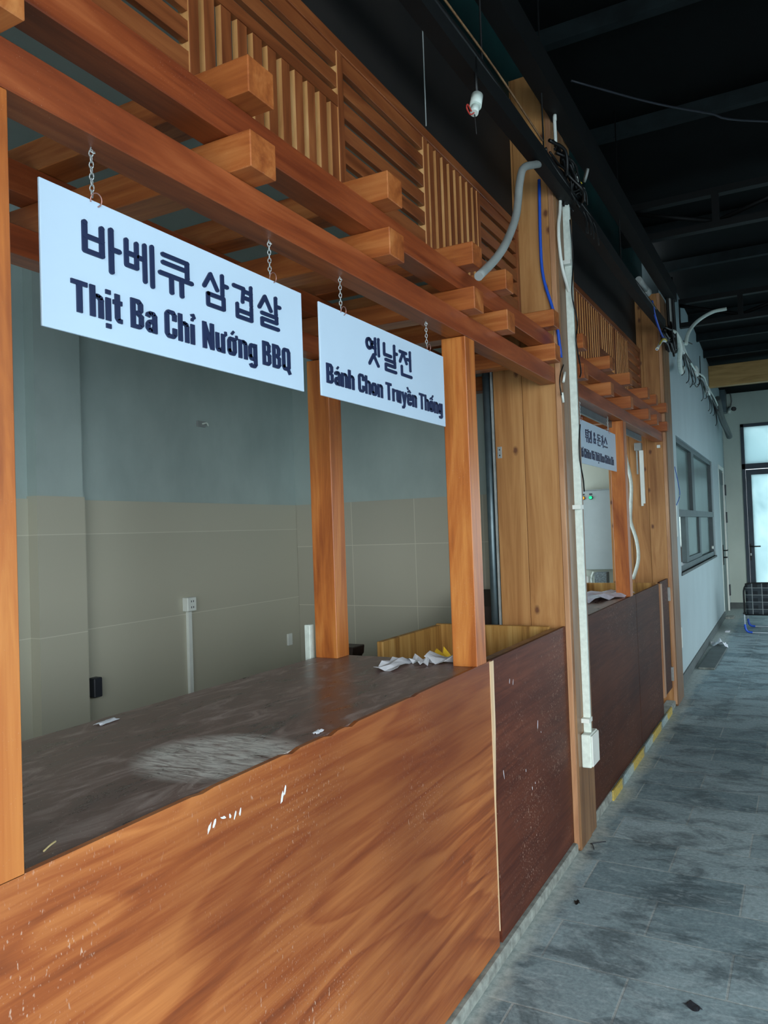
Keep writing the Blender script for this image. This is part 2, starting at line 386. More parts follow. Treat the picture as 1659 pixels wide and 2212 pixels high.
struct('added_shade_wall_right', bxs((-1.9, 3.05, -3.1, -3.0, 3.0, 4.7), (2.9, 3.05, 2.4, 7.6, 0, 4.3), (2.9, 3.05, 7.6, 15.2, 2.2, 4.2), (2.9, 3.05, 12.0, 15.2, 0, 2.2), (2.9, 3.05, -3.0, 2.4, 2.9, 4.6)), M_corr)  # unseen wall and headers, added to shade the roof and the farther walkway
pl = struct('wall_pilaster', bxs((-1.8, -1.742, 2.115, 2.345, 0, 2.9)), M_wallgrey)
struct('pilaster_tile', bxs((-1.798, -1.736, 2.110, 2.350, 0, 1.71)), M_tileX, pl)
wp = struct('wall_partition', bxs((-1.8, -.12, 4.03, 4.13, 0, 2.9)), M_wallgrey)
struct('tile_wainscot', bxs((-1.79, -.13, 4.022, 4.03, 0, 1.70)), M_tileY, wp)
struct('wall_near', bxs((-1.8, -.2, Y0-.1, Y0, 0, 2.9)), M_wallgrey)
struct('wall_kitchen_end', bxs((-1.8, -.46, 7.2, 7.3, 0, 2.95)), paint('second_kitchen_wall_paint', (196, 204, 190), (150, 158, 148), .25))
struct('ceiling_kitchen', bxs((-1.8, -.19, Y0, 7.2, 2.92, 2.98)), M_ceilint)
# dark fascia over the lattices
struct('wall_fascia', bxs((-.21, -.175, Y0, 7.16, 2.985, 3.45)), M_fascia)
struct('wall_fascia_upper', bxs((-.20, -.17, Y0, 7.16, 3.45, 4.6)), M_teal)
# roof over the walkway
bm = bmesh.new()
prism(bm, [(-3.0, 4.50), (15.2, 3.66), (15.2, 3.74), (-3.0, 4.58)], 'x', -.6, 3.4)
struct('ceiling', bm, M_roof)
def roofz(y): return 4.50-(y+3.0)*.84/18.2
# corridor wall, slightly skewed from the line of the counters
WD = Vector((-.0172, 1, 0)).normalized(); WN = Vector((1, .0172, 0)).normalized(); WO = Vector((-.04, 7.2, 0))
def wpt(y, z, out=0): 
    p = WO+WD*(y-7.2)+WN*out; return Vector((p.x, p.y, z))
def wbox(bm, y0, y1, z0, z1, o0, o1):
    v = [bm.verts.new(wpt(y, z, o)) for (o, y, z) in ((o0, y0, z0), (o1, y0, z0), (o1, y1, z0), (o0, y1, z0), (o0, y0, z1), (o1, y0, z1), (o1, y1, z1), (o0, y1, z1))]
    for f in ((0, 3, 2, 1), (4, 5, 6, 7), (0, 1, 5, 4), (1, 2, 6, 5), (2, 3, 7, 6), (3, 0, 4, 7)): bm.faces.new([v[i] for i in f])
def wb_(*bs):
    bm = bmesh.new()
    for b in bs: wbox(bm, *b)
    return bm
WY0, WY1, WZ0, WZ1 = 7.93, 12.05, 1.02, 2.35
DY0, DY1, DZ1 = 13.15, 14.25, 2.39
struct('wall_corridor', wb_((7.17, WY0, 0, 3.9, -.14, 0), (WY0, WY1, 0, WZ0, -.14, 0), (WY0, WY1, WZ1, 3.9, -.14, 0), (WY1, DY0, 0, 3.9, -.14, 0), (DY0, DY1, DZ1, 3.9, -.14, 0), (DY1, 14.7, 0, 3.9, -.14, 0)), M_corr)
struct('baseboard_corridor', wb_((7.17, DY0, 0, .1, 0, .012), (DY1, 14.6, 0, .1, 0, .012)), M_base)
EY = 14.6
DX0, DX1, DTZ = .11, 1.35, 3.14
struct('wall_end', bxs((-.4, DX0, EY, EY+.14, 0, 3.9), (DX1, 3.4, EY, EY+.14, 0, 3.9), (DX0, DX1, EY, EY+.14, DTZ, 3.9)), M_endw)
struct('baseboard_end', bxs((-.16, DX0, EY-.012, EY, 0, .1)), M_base)
# curbs under the counters
struct('trim_1', bxs((-.06, .02, Y0, 3.6, 0, .045)), M_curb, bevel=.006)
struct('trim_2', bxs((-.06, .012, 3.98, 6.76, 0, .05)), M_curb, bevel=.006)
o = obj('kerb_paint_strip', bxs((.0125, .022, 4.35, 6.5, .0, .055)), M_kerbpaint)
tag(o, 'worn yellow and pale blue painted strip along foot of the far dark counter', 'kerb strip')

# glazed door in the end wall
d2 = struct('door_2', bxs((DX0, DX0+.05, EY-.02, EY+.1, 0, DTZ), (DX1-.05, DX1, EY-.02, EY+.1, 0, DTZ), (DX0, DX1, EY-.02, EY+.1, DTZ-.05, DTZ), (DX0, DX1, EY-.02, EY+.1, 2.37, 2.46)), M_doorfr)
struct('transom_glass', bxs((DX0+.05, DX1-.05, EY+.03, EY+.04, 2.46, DTZ-.05)), M_frost, d2)
leaf = struct('door_leaf', bxs((DX0+.055, DX0+.135, EY-.03, EY+.04, .02, 2.36), (DX1-.135, DX1-.055, EY-.03, EY+.04, .02, 2.36), (DX0+.135, DX1-.135, EY-.03, EY+.04, 2.27, 2.36), (DX0+.135, DX1-.135, EY-.03, EY+.04, .02, .14)), M_doorfr, d2)
struct('door_glass', bxs((DX0+.135, DX1-.135, EY, EY+.01, .14, 2.27)), M_frost, leaf)
bm = bxs((.175, .20, EY-.045, EY-.03, .82, 1.10)); tube(bm, [(.19, EY-.04, 1.055), (.19, EY-.085, 1.055), (.22, EY-.09, 1.055), (.345, EY-.09, 1.055)], .011, 8, False)
struct('door_handle', bm, M_black, leaf)
struct('lock_cylinder', bxs((.18, .2, EY-.055, EY-.045, .90, .94)), M_steelb, leaf)
# flush grey door in the corridor wall
d1 = struct('door_1', wb_((DY0, DY1, 0, DZ1, -.06, -.012)), M_doorgr)
struct('door_frame', wb_((DY1-.06, DY1, 0, DZ1, -.02, .012), (DY0, DY0+.06, 0, DZ1, -.02, .006), (DY0, DY1, DZ1-.06, DZ1, -.02, .006)), M_white, d1)
struct('door_vent', wb_((DY0+.1, DY1-.1, 2.1, 2.3, -.014, -.004)), M_frame, d1)
for z in (2.02, 1.56, .34): struct('hinge', wb_((DY1-.04, DY1+.10, z-.09, z+.09, .012, .03)), M_greydk, d1)
bm = wb_((DY0+.38, DY0+.43, .80, 1.12, -.012, 0)); tube(bm, [wpt(DY0+.40, 1.03, 0), wpt(DY0+.40, 1.03, .05), wpt(DY0+.58, 1.03, .05)], .01, 8, False)
tube(bm, [wpt(DY0+.40, .92, 0), wpt(DY0+.40, .92, .045)], .012, 8, False); tube(bm, [wpt(DY0+.34, .92, .045), wpt(DY0+.46, .92, .045)], .009, 8, False)
struct('door_handle', bm, M_black, d1)
# corridor window
wn = struct('window_1', wb_((WY0, WY1, WZ0, WZ0+.06, -.1, -.02), (WY0, WY1, WZ1-.05, WZ1, -.1, -.02), (WY0, WY0+.07, WZ0, WZ1, -.1, -.02), (WY1-.1, WY1, WZ0, WZ1, -.1, -.02), (WY0, WY1, 1.565, 1.635, -.1, -.01), (9.45, 9.72, 1.635, WZ1-.05, -.09, -.02)), M_frame)
struct('upper_pane', wb_((WY0+.07, 9.45, 1.635, WZ1-.05, -.065, -.058)), M_pane, wn)
struct('upper_pane', wb_((9.72, WY1-.1, 1.635, WZ1-.05, -.065, -.058)), M_pane, wn)
sash = struct('sliding_sash', wb_((8.72, 8.95, WZ0+.06, 1.565, -.08, -.03), (10.2, 10.4, WZ0+.06, 1.565, -.08, -.035), (8.95, 10.2, WZ0+.06, WZ0+.11, -.08, -.035)), M_frame, wn)
struct('lower_pane', wb_((8.95, 10.2, WZ0+.11, 1.565, -.065, -.058)), M_pane, sash)
struct('lower_pane', wb_((10.4, WY1-.1, WZ0+.06, 1.565, -.075, -.068)), M_pane, wn)
bm = bmesh.new(); cyl(bm, wpt(11.72, 1.14, -.03), wpt(11.72, 1.14, -.005), .022); struct('round_catch', bm, M_white, wn)
struct('window_sill', wb_((WY0-.02, WY1+.02, WZ0-.025, WZ0, -.1, .012)), M_base, wn)
# bright slatted shutter seen through the open lower light
bm = bxs((-.80, -.25, 10.3, 10.33, 0, 1.75))
for k in range(17): box(bm, -.80, -.25, 10.285, 10.3, .02+k*.1, .085+k*.1)
o = obj('slatted_shutter', bm, M_white); tag(o, 'white slatted panel behind the open lower left light of corridor window', 'shutter')
o = obj('storage_chest', bxs((-.70, -.25, 9.8, 10.15, 0, 1.21)), M_darkpot); tag(o, 'dark brown chest inside the open corner of the corridor window', 'chest')

# ---------------------------------------------------------------- roof steel
def purlin(y, label, z=None, h=.09):
    z = (roofz(y)-h-.004) if z is None else z
    o = obj('roof_purlin', bxs((-.165, 3.3, y, y+.06, z, z+h)), M_greysteel); tag(o, label, 'purlin', 'steel purlins under the roof')
P_L = ['grey steel roof purlin nearest the camera, above the first counter', 'grey steel roof purlin crossing above the first timber column', 'grey steel roof purlin just before the nearer roof truss', 'grey steel roof purlin between the two roof trusses, nearer one', 'grey steel roof purlin between the two roof trusses, farther one', 'grey steel roof purlin beyond the farther truss, nearest of the last three', 'grey steel roof purlin beyond the farther truss, middle of the last three', 'grey steel roof purlin just before the pine end beam']
for y, l in zip((2.75, 4.05, 5.15, 6.9, 7.8, 9.6, 10.5, 11.4), P_L): purlin(y, l)
o = obj('eaves_beam', bxs((.0305, .11, Y0, 7.17, 3.43, 3.56)), M_steel); tag(o, 'black steel beam running across the tops of the pine columns', 'steel beam')
def truss(y, label):
    z1 = roofz(y)-.10; z0 = z1-.30
    t = thing('roof_truss', label, 'roof truss', (-.1, y, z0), 'black roof trusses')
    bm = bxs((-.16, 3.3, y, y+.07, z1-.05, z1)); obj('top_chord', bm, M_steel, t)
    bm = bxs((-.16, 3.3, y, y+.07, z0, z0+.05)); obj('bottom_chord', bm, M_steel, t)
    bm = bxs((-.16, -.06, y, y+.07, z0+.05, z1-.05), (.50, .55, y, y+.06, z0+.05, z1-.05), (1.2, 1.25, y, y+.06, z0+.05, z1-.05), (1.9, 1.95, y, y+.06, z0+.05, z1-.05))
    for a, b in ((-.06, .5), (1.2, .55), (1.25, 1.9), (2.6, 1.95)):
        tube(bm, [(a, y+.03, z1-.06), (b, y+.03, z0+.06)], .02, 4, False)
    obj('web_members', bm, M_steel, t)
truss(6.2, 'nearer black steel roof truss, beyond the first timber column')
truss(8.7, 'farther black steel roof truss, above the pale corridor wall')
bm = bxs((-.12, 3.3, 12.1, 12.24, 3.44, 3.745)); o = obj('timber_end_beam', bm, M_endbeam, bevel=.004); tag(o, 'pale pine beam spanning the far end of the walkway under the roof', 'beam')

# ---------------------------------------------------------------- timber columns
def column(y0, y1, xb, label, boards, tall=3.68):
    t = thing('timber_column', label, 'column', ((xb+.03)/2, (y0+y1)/2, 0), 'timber clad columns')
    obj('core', bxs((xb+.01, -.002, y0+.012, y1-.005, 0, tall)), M_pinefr, t)
    xs = [xb]+boards+[-.0]
    for a, b in zip(xs, xs[1:]): obj('side_board', bxs((a+.001, b-.001, y0, y0+.012, 0, tall)), M_pine, t, .0015)
    obj('edge_strip', bxs((.0, .024, y0-.002, y0+.02, .02, tall)), M_lightstrip, t, .002)
    ym = y0+(y1-y0)*.66
    obj('front_board', bxs((0, .03, y0+.02, ym-.002, 0, tall)), M_pinefr, t, .006)
    obj('front_board', bxs((0, .026, ym+.002, y1, 0, tall)), M_pinefr, t, .006)
    return t
c1 = column(*COLY, -.31, 'tall honey pine clad column between the two serving counters', [-.165])
c2 = column(*C2Y, -.45, 'farther pine clad column at the end of the second counter', [-.27, -.13], 3.42)

# ---------------------------------------------------------------- first counter
M_top1 = top_mat('dusty_dark_counter_top', (.19, .01, 0, .20, .19))
t = thing('serving_counter', 'long orange-brown plywood serving counter with dusty dark top, in the foreground', 'counter', (-.33, 1.31, 0), 'plywood serving counters')
t['label'] = 'long orange-brown plywood serving counter with dusty dark top, in the foreground'
top1 = obj('counter_top', bxs((-.678, -.012, Y0, 2.60, KH-.03, KH)), M_top1, t, .002)
def front_panel():
    # slightly wavy plywood sheet with a chipped upper edge
    bm = bmesh.new(); n = 120; ys = [Y0+(2.60-Y0)*i/n for i in range(n+1)]
    rnd = random.Random(3); rows = []
    for y in ys:
        chip = 0
        if .95 < y < 2.1 and rnd.random() < .16: chip = -.003-.004*rnd.random()
        rows.append([bm.verts.new(p) for p in ((0, y, .05), (0, y, KH+.003+chip), (-.012, y, KH+.003+chip), (-.012, y, .05))])
    for A, B in zip(rows, rows[1:]):
        for k in range(4): bm.faces.new((A[k], A[(k+1) % 4], B[(k+1) % 4], B[k]))
    bm.faces.new(rows[0]); bm.faces.new(rows[-1][::-1]); return bm
fp = obj('front_panel', front_panel(), M_ply, t)
obj('inner_panel', bxs((-.65, -.635, Y0, 2.59, .05, KH-.03)), M_plydark2, t)
obj('end_panel', bxs((-.64, -.014, 2.585, 2.599, .05, KH-.03)), M_plydark2, t)
# pale splintered gap at the end of the front panel: a tapering sliver
bm = bmesh.new(); prism(bm, [(2.603, .10), (2.607, .10), (2.612, .55), (2.634, .80), (2.638, KH), (2.603, KH)], 'x', -.011, .002)
obj('exposed_edge', bm, wood('fresh_cut_ply_edge', (206, 170, 128), (226, 196, 158), (240, 216, 184), 'Z', rough=.6, coat=0), t)['label'] = 'pale bare wood sliver at the panel joint'
# paint scrapes on the front panel
def scrape(pts, r, parent, x=.0005):
    for (y, z, a, w, h) in pts:
        bm = bmesh.new(); n = 9; ring = []
        for k in range(n):
            q = 2*math.pi*k/n; rr = .6+.6*random.random()
            dy, dz = w*rr*math.cos(q), h*rr*math.sin(q)
            ring.append(bm.verts.new((x, y+dy*math.cos(a)-dz*math.sin(a), z+dy*math.sin(a)+dz*math.cos(a))))
        bm.faces.new(ring)
        ext = bmesh.ops.extrude_face_region(bm, geom=list(bm.faces))
        bmesh.ops.translate(bm, vec=(.0005, 0, 0), verts=[g for g in ext['geom'] if isinstance(g, bmesh.types.BMVert)])
        obj('paint_scrape', bm, M_paper, parent)
scrape([(1.125, .972, -.5, .004, .012), (1.14, .977, -.7, .004, .010), (1.165, .978, -.3, .009, .003), (1.185, .974, .2, .003, .006), (1.20, .972, -.4, .0025, .009), (1.215, .972, -.3, .0025, .008)], 0, t)
scrape([(1.355, .958, -.35, .004, .014), (1.365, .968, -.35, .003, .012)], 0, t)

# open box section between counter and column
t = thing('counter_box', 'open-topped dark plywood box between foreground counter and pine column', 'counter', (-.3, 3.1, 0), None)
obj('front_panel', bxs((-.012, .001, 2.625, 3.594, .05, KH+.004)), M_plydark, t)
obj('top_rail', bxs((-.05, -.012, 2.64, 3.53, KH-.04, KH+.002)), M_pinefr, t, .003)
obj('rear_board', bxs((-.62, -.05, 3.50, 3.53, .05, KH+.012)), M_boxin, t, .003)
obj('side_board', bxs((-.62, -.59, 2.9, 3.50, .05, KH+.008)), M_boxin, t, .003)
obj('near_board', bxs((-.59, -.05, 2.64, 2.66, .05, KH-.12)), M_boxin, t)
obj('inner_shelf', bxs((-.59, -.05, 2.66, 3.50, .72, .74)), M_boxin, t)
scrape([(2.80, .935, -.3, .002, .010), (2.84, .925, -.3, .002, .011), (3.12, .70, -.2, .003, .016), (3.16, .66, .3, .002, .005), (2.95, .56, 0, .002, .006), (3.02, .47, .3, .003, .008), (3.06, .48, .3, .003, .007), (2.70, .62, .2, .002, .02)], 0, t, .0013)

# second counter
M_top2 = top_mat('dark_far_counter_top', None)
t = thing('serving_counter', 'farther dark brown plywood serving counter beyond the pine column', 'counter', (-.3, 5.1, 0), 'plywood serving counters')
obj('counter_top', bxs((-.55, -.012, 4.135, 5.30, KH-.03, KH)), M_top2, t)
obj('front_panel', bxs((-.012, .001, 3.94, 5.322, .05, KH+.003)), M_plydark2, t)
obj('front_panel', bxs((-.012, .001, 5.330, 6.24, .05, KH+.003)), M_plydark2, t)
obj('rear_board', bxs((-.55, -.012, 6.22, 6.245, .3, KH+.012)), M_boxin, t)
obj('side_board', bxs((-.55, -.53, 5.3, 6.22, .3, KH+.01)), M_boxin, t)
gt = thing('counter_gate', 'dark brown hinged gate panel with pale edge at the far counter end', 'gate', (.0, 6.5, .15))
obj('gate_panel', bxs((-.02, -.004, 6.33, 6.74, .16, KH+.01)), M_plydark2, gt)
obj('edge_strip', bxs((-.02, .012, 6.25, 6.33, .17, KH)), M_lightstrip, gt, .002)
for z in (.93, .28): obj('hinge', bxs((-.004, .012, 6.70, 6.735, z-.06, z+.05)), M_steelb, gt)

# ---------------------------------------------------------------- posts
def post(x0, x1, y0, y1, label, z0=KH, z1=2.18):
    o = obj('wooden_post', bxs((x0, x1, y0, y1, z0, z1)), M_post, bevel=.002); tag(o, label, 'post', 'stained wooden posts on the counters')
post(-.09, 0, .648, .738, 'orange-brown wooden post on the foreground counter at left edge')
post(-.09, 0, 2.487, 2.575, 'orange-brown post on the front edge of the counter beside the smaller sign')
post(-.672, -.575, 2.51, 2.598, 'orange-brown post on the rear corner of the foreground counter', z1=2.185)
post(-.09, 0, 5.15, 5.24, 'orange-brown post on the far counter beside the third sign')

# ---------------------------------------------------------------- beams and rafters
def beam(x0, x1, y0, y1, z0, z1, label):
    o = obj('wooden_beam', bxs((x0, x1, y0, y1, z0, z1)), M_beam, bevel=.002); tag(o, label, 'beam', 'long stained beams over the counters')
beam(-.07, 0, Y0, 3.595, 2.181, 2.257, 'lower front beam the two nearer signs hang from')
beam(-.07, 0, Y0, 3.595, 2.334, 2.410, 'upper front beam directly under the nearer lattice')
beam(-.65, -.58, Y0, 4.0, 2.187, 2.257, 'lower rear beam resting on the rear post, inside the first kiosk')
beam(-.65, -.58, Y0, 4.0, 2.334, 2.410, 'upper rear beam inside the first kiosk behind the lower front beam')
beam(-.07, 0, 3.985, 6.755, 2.181, 2.257, 'lower front beam the small far sign hangs from')
beam(-.07, 0, 3.985, 6.755, 2.334, 2.410, 'upper front beam under the far lattice')
beam(-.65, -.58, 4.14, 6.7, 2.187, 2.257, 'rear beam inside the second kiosk above its counter')
K1 = [(-.56, 'outside the left edge'), (.043, 'over the left edge of frame'), (.643, 'in the top left corner above left post'), (1.243, 'above the large sign'), (1.84, 'above the gap between the two nearer signs'), (2.45, 'just left of the post by the smaller sign'), (2.783, 'right of the post by the smaller sign'), (3.42, 'touching the near pine column')]
K2 = [(3.94, 'just right of the near pine column'), (4.56, 'above the small far sign'), (5.15, 'above the far post'), (5.80, 'right of the far post'), (6.16, 'second from the far pine column'), (6.66, 'touching the far pine column')]
first = None
for lst, kn in ((K1, 'nearer'), (K2, 'farther')):
    for (y, where) in lst:
        for lay, z in (('lower', 2.2575), ('upper', 2.4105)):
            xb = -.72
            if 3.3 < y < 3.6 or y > 6.6: xb = -.02 if False else -.72
            if first is None:
                o = obj('rafter', bxs((-.72, .055, y, y+.086, z, z+.076)), M_raft, bevel=.002, origin=(0, y, z)); first = o
            else:
                o = first.copy(); COL.objects.link(o); o.location = (0, y, z)
            tag(o, '%s row rafter of %s kiosk, %s' % (lay, kn, where), 'rafter', '%s rafters of the %s kiosk' % (lay, kn))

# ---------------------------------------------------------------- lattices
LX0, LX1, LZ0, LZ1 = -.170, -.150, 2.487, 2.972
def lit_sides(o):
    # slat and stile sides get a paler wood, light on them put into the colour
    o.data.materials.append(M_litslat)
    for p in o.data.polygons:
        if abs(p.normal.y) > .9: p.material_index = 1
def lattice(label, y0, y1, bays, cats):
    t = thing('lattice_screen', label, 'lattice', ((LX0+LX1)/2, (y0+y1)/2, LZ0), 'wooden lattices above the counters')
    obj('top_rail', bxs((LX0-.008, LX1+.004, y0, y1, LZ1-.038, LZ1)), M_slath, t, .0015)
    obj('bottom_rail', bxs((LX0, LX1, y0, y1, LZ0, LZ0+.035)), M_slath, t, .0015)
    for (a, b, kind) in bays:
        lit_sides(obj('stile', bxs((LX0-.012, LX1+.002, a-.032, a, LZ0+.035, LZ1-.038)), M_slatv, t, .0015))
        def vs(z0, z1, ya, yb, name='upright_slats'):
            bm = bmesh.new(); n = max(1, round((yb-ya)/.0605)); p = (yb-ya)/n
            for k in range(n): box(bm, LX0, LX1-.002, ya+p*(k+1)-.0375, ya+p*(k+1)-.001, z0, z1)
            lit_sides(obj(name, bm, M_slatv, t, .0008))
        def hs(z0, z1, ya, yb):
            bm = bmesh.new(); n = max(1, round((z1-z0)/.0655)); p = (z1-z0)/n
            for k in range(n): box(bm, LX0, LX1-.002, ya, yb, z0+p*k+.022, z0+p*(k+1))
            obj('level_slats', bm, M_slath, t, .001)
        zb, zt = LZ0+.035, LZ1-.038
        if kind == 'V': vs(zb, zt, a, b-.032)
        elif kind == 'H': hs(zb, zt, a, b-.032)
        elif kind == 'VH':
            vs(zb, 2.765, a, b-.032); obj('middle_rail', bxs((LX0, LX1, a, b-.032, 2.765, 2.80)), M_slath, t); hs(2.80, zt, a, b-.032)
        elif kind == 'HV':
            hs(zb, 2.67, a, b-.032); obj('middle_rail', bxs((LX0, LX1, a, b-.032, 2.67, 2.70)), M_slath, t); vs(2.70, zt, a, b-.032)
    obj('stile', bxs((LX0-.012, LX1+.002, y1-.032, y1, LZ0+.035, LZ1-.038)), M_slatv, t, .0015)
lattice('nearer wooden lattice of level and upright slats above the big signs', Y0, 3.592,
        [(-.03, .72, 'H'), (.72, 1.335, 'H'), (1.335, 1.97, 'VH'), (1.97, 2.56, 'H'), (2.56, 3.085, 'V'), (3.085, 3.592, 'H')], None)
lattice('farther wooden lattice of close upright slats beyond the pine column', 3.985, 6.755,
        [(4.02, 5.27, 'V'), (5.27, 5.74, 'HV'), (5.74, 6.24, 'V'), (6.24, 6.755, 'H')], None)

# ---------------------------------------------------------------- lettering
OFFS = [0]
def seg_poly(bm, pts, w, T, x0, x1, rnd=True, closed=False):
    """a stroke of width w along pts; T maps unit (u,v) to world (y,z)"""
    P = [Vector((p[0], p[1])) for p in pts]
    if closed: P.append(P[0])
    for a, b in zip(P, P[1:]):
        d = (b-a)
        if d.length < 1e-6: continue
        d.normalize(); n = Vector((-d.y, d.x))*w/2
        q = [a+n, a-n, b-n, b+n]
        OFFS[0] = (OFFS[0]+1) % 13; prism(bm, [T(p) for p in q], 'x', x0, x1+OFFS[0]*.00005)
    js = P if rnd else P[1:-1]
    if closed: js = P
    for j in js:
        k = 10
        prism(bm, [T(j+Vector((math.cos(2*math.pi*i/k), math.sin(2*math.pi*i/k)))*w/2) for i in range(k)], 'x', x0, x1+.0008)
def arch(x0, x1, y): return [(x0, y-.13), (x0+.07, y-.07), ((x0+x1)/2+.02, y-.055), (x1-.03, y-.09), (x1, y-.17), (x1, 0)]
RO = lambda x0, x1, b, t: [(x0, b+.1), (x0+.05, b), (x1-.05, b), (x1, b+.1), (x1, t-.1), (x1-.05, t), (x0+.05, t), (x0, t-.1)]
xh = .74
O_ = ('c', RO(.09, .32, .08, xh-.08))
E_ = ('l', [(.09, .39), (.32, .39), (.32, .56), (.27, .66), (.14, .66), (.09, .56), (.09, .17), (.14, .08), (.27, .08), (.32, .17), (.32, .25)])
U_ = [('l', [(.09, xh), (.09, .16), (.13, .08), (.22, .08), (.32, .2)]), ('l', [(.32, xh), (.32, 0)])]
acute = lambda x, y=.84: ('a', [(x, y), (x+.1, y+.14)])
grave = lambda x, y=.84: ('a', [(x, y), (x-.1, y+.14)])
circ = lambda x, y=.80: ('a', [(x-.12, y), (x, y+.12), (x+.12, y)])
G = {
 'T': (.46, [('l', [(0, .925), (.44, .925)]), ('l', [(.22, 0), (.22, 1)])]),
 'h': (.42, [('l', [(.09, 0), (.09, 1)]), ('l', arch(.09, .33, xh))]),
 'i': (.20, [('l', [(.09, 0), (.09, xh)]), ('l', [(.09, .86), (.09, 1.0)])]),
 'ị': (.20, [('l', [(.09, 0), (.09, xh)]), ('l', [(.09, .86), (.09, 1.0)]), ('l', [(.09, -.25), (.09, -.10)])]),
 'ỉ': (.22, [('l', [(.09, 0), (.09, xh)]), ('a', [(.04, 1.06), (.12, 1.10), (.16, 1.0), (.08, .93), (.08, .86)])]),
 't': (.28, [('l', [(.13, .95), (.13, .16), (.18, .08), (.27, .08)]), ('l', [(0, .67), (.27, .67)])]),
 'B': (.46, [('l', [(.1, 0), (.1, 1)]), ('l', [(.1, .93), (.27, .93), (.34, .84), (.34, .63), (.27, .53), (.1, .53)]), ('l', [(.25, .53), (.36, .43), (.36, .16), (.29, .07), (.1, .07)])]),
 'a': (.40, [('l', [(.08, .52), (.1, .62), (.16, .66), (.25, .66), (.31, .58), (.31, 0)]), ('l', [(.31, .42), (.14, .36), (.085, .27), (.085, .14), (.14, .07), (.22, .08), (.31, .2)])]),
 'á': (.40, [('l', [(.08, .52), (.1, .62), (.16, .66), (.25, .66), (.31, .58), (.31, 0)]), ('l', [(.31, .42), (.14, .36), (.085, .27), (.085, .14), (.14, .07), (.22, .08), (.31, .2)]), acute(.18)]),
 'à': (.40, [('l', [(.08, .52), (.1, .62), (.16, .66), (.25, .66), (.31, .58), (.31, 0)]), ('l', [(.31, .42), (.14, .36), (.085, .27), (.085, .14), (.14, .07), (.22, .08), (.31, .2)]), grave(.24)]),
 'C': (.46, [('l', [(.37, .64), (.37, .84), (.31, .93), (.16, .93), (.1, .84), (.1, .16), (.16, .07), (.31, .07), (.37, .16), (.37, .38)])]),
 'N': (.50, [('l', [(.1, 0), (.1, 1)]), ('l', [(.40, 0), (.40, 1)]), ('l', [(.1, .97), (.40, .03)])]),
 'u': (.42, U_), 'ư': (.46, U_+[('a', [(.36, .66), (.44, .74), (.43, .86)])]),
 'ù': (.42, U_+[grave(.24)]),
 'o': (.41, [O_]), 'ớ': (.45, [O_, ('a', [(.33, .62), (.42, .72), (.41, .84)]), acute(.2)]),
 'ố': (.41, [O_, circ(.2), ('a', [(.30, .96), (.38, 1.10)])]),
 'n': (.42, [('l', [(.09, 0), (.09, xh)]), ('l', arch(.09, .33, xh))]),
 'g': (.42, [('c', RO(.09, .32, .1, xh-.08)), ('l', [(.33, xh), (.33, -.10), (.27, -.19), (.14, -.19), (.09, -.10)])]),
 'Q': (.48, [('c', RO(.1, .37, .08, .92)), ('l', [(.27, .2), (.43, -.12)])]),
 'r': (.30, [('l', [(.09, 0), (.09, xh)]), ('l', [(.09, .52), (.15, .64), (.28, .66)])]),
 'y': (.42, [('l', [(.07, xh), (.21, .1)]), ('l', [(.36, xh), (.19, -.10), (.13, -.19), (.02, -.19)])]),
 'e': (.41, [E_]), 'ê': (.41, [E_, circ(.2)]), 'ề': (.41, [E_, circ(.2), ('a', [(.12, .95), (.04, 1.10)])]),
 'V': (.46, [('l', [(.05, 1), (.22, .05)]), ('l', [(.40, 1), (.23, .05)])]),
 'X': (.46, [('l', [(.06, 0), (.40, 1)]), ('l', [(.06, 1), (.40, 0)])]),
 'H': (.48, [('l', [(.1, 0), (.1, 1)]), ('l', [(.37, 0), (.37, 1)]), ('l', [(.1, .5), (.37, .5)])]),
 'Đ': (.48, [('l', [(.12, 0), (.12, 1)]), ('l', [(.12, .93), (.3, .93), (.38, .82), (.38, .18), (.3, .07), (.12, .07)]), ('a', [(.0, .52), (.22, .52)])]),
 '&': (.6, [('l', [(.5, .02), (.12, .78), (.2, .95), (.32, .95), (.38, .8), (.12, .38), (.08, .16), (.2, .04), (.36, .08), (.52, .42)])]),
 ' ': (.17, []),
}
def latin(text, y0, y1, zb, zt, parent, x0, x1, w=.145, sp=.03):
    adv = sum(G[c][0]+sp for c in text); s = (y1-y0)/adv; h = zt-zb; u = 0
    for c in text:
        bm = bmesh.new()
        T = lambda p, u=u: (y0+(u+p[0])*s, zb+p[1]*h)
        for kind, pts in G[c][1]:
            seg_poly(bm, pts, w if kind != 'a' else .085, T, x0, x1, False, kind == 'c')
        u += G[c][0]+sp
        if G[c][1]: obj('letter', bm, M_ink, parent)
        else: bm.free()
mi = lambda x, a, b: [(x, a), (x, b)]
RL = [(.15, .34), (.82, .34), (.82, .14), (.15, .14), (.15, -.08), (.88, -.08)]
MI = [(.18, .30), (.82, .30), (.82, -.05), (.18, -.05), (.18, .30)]
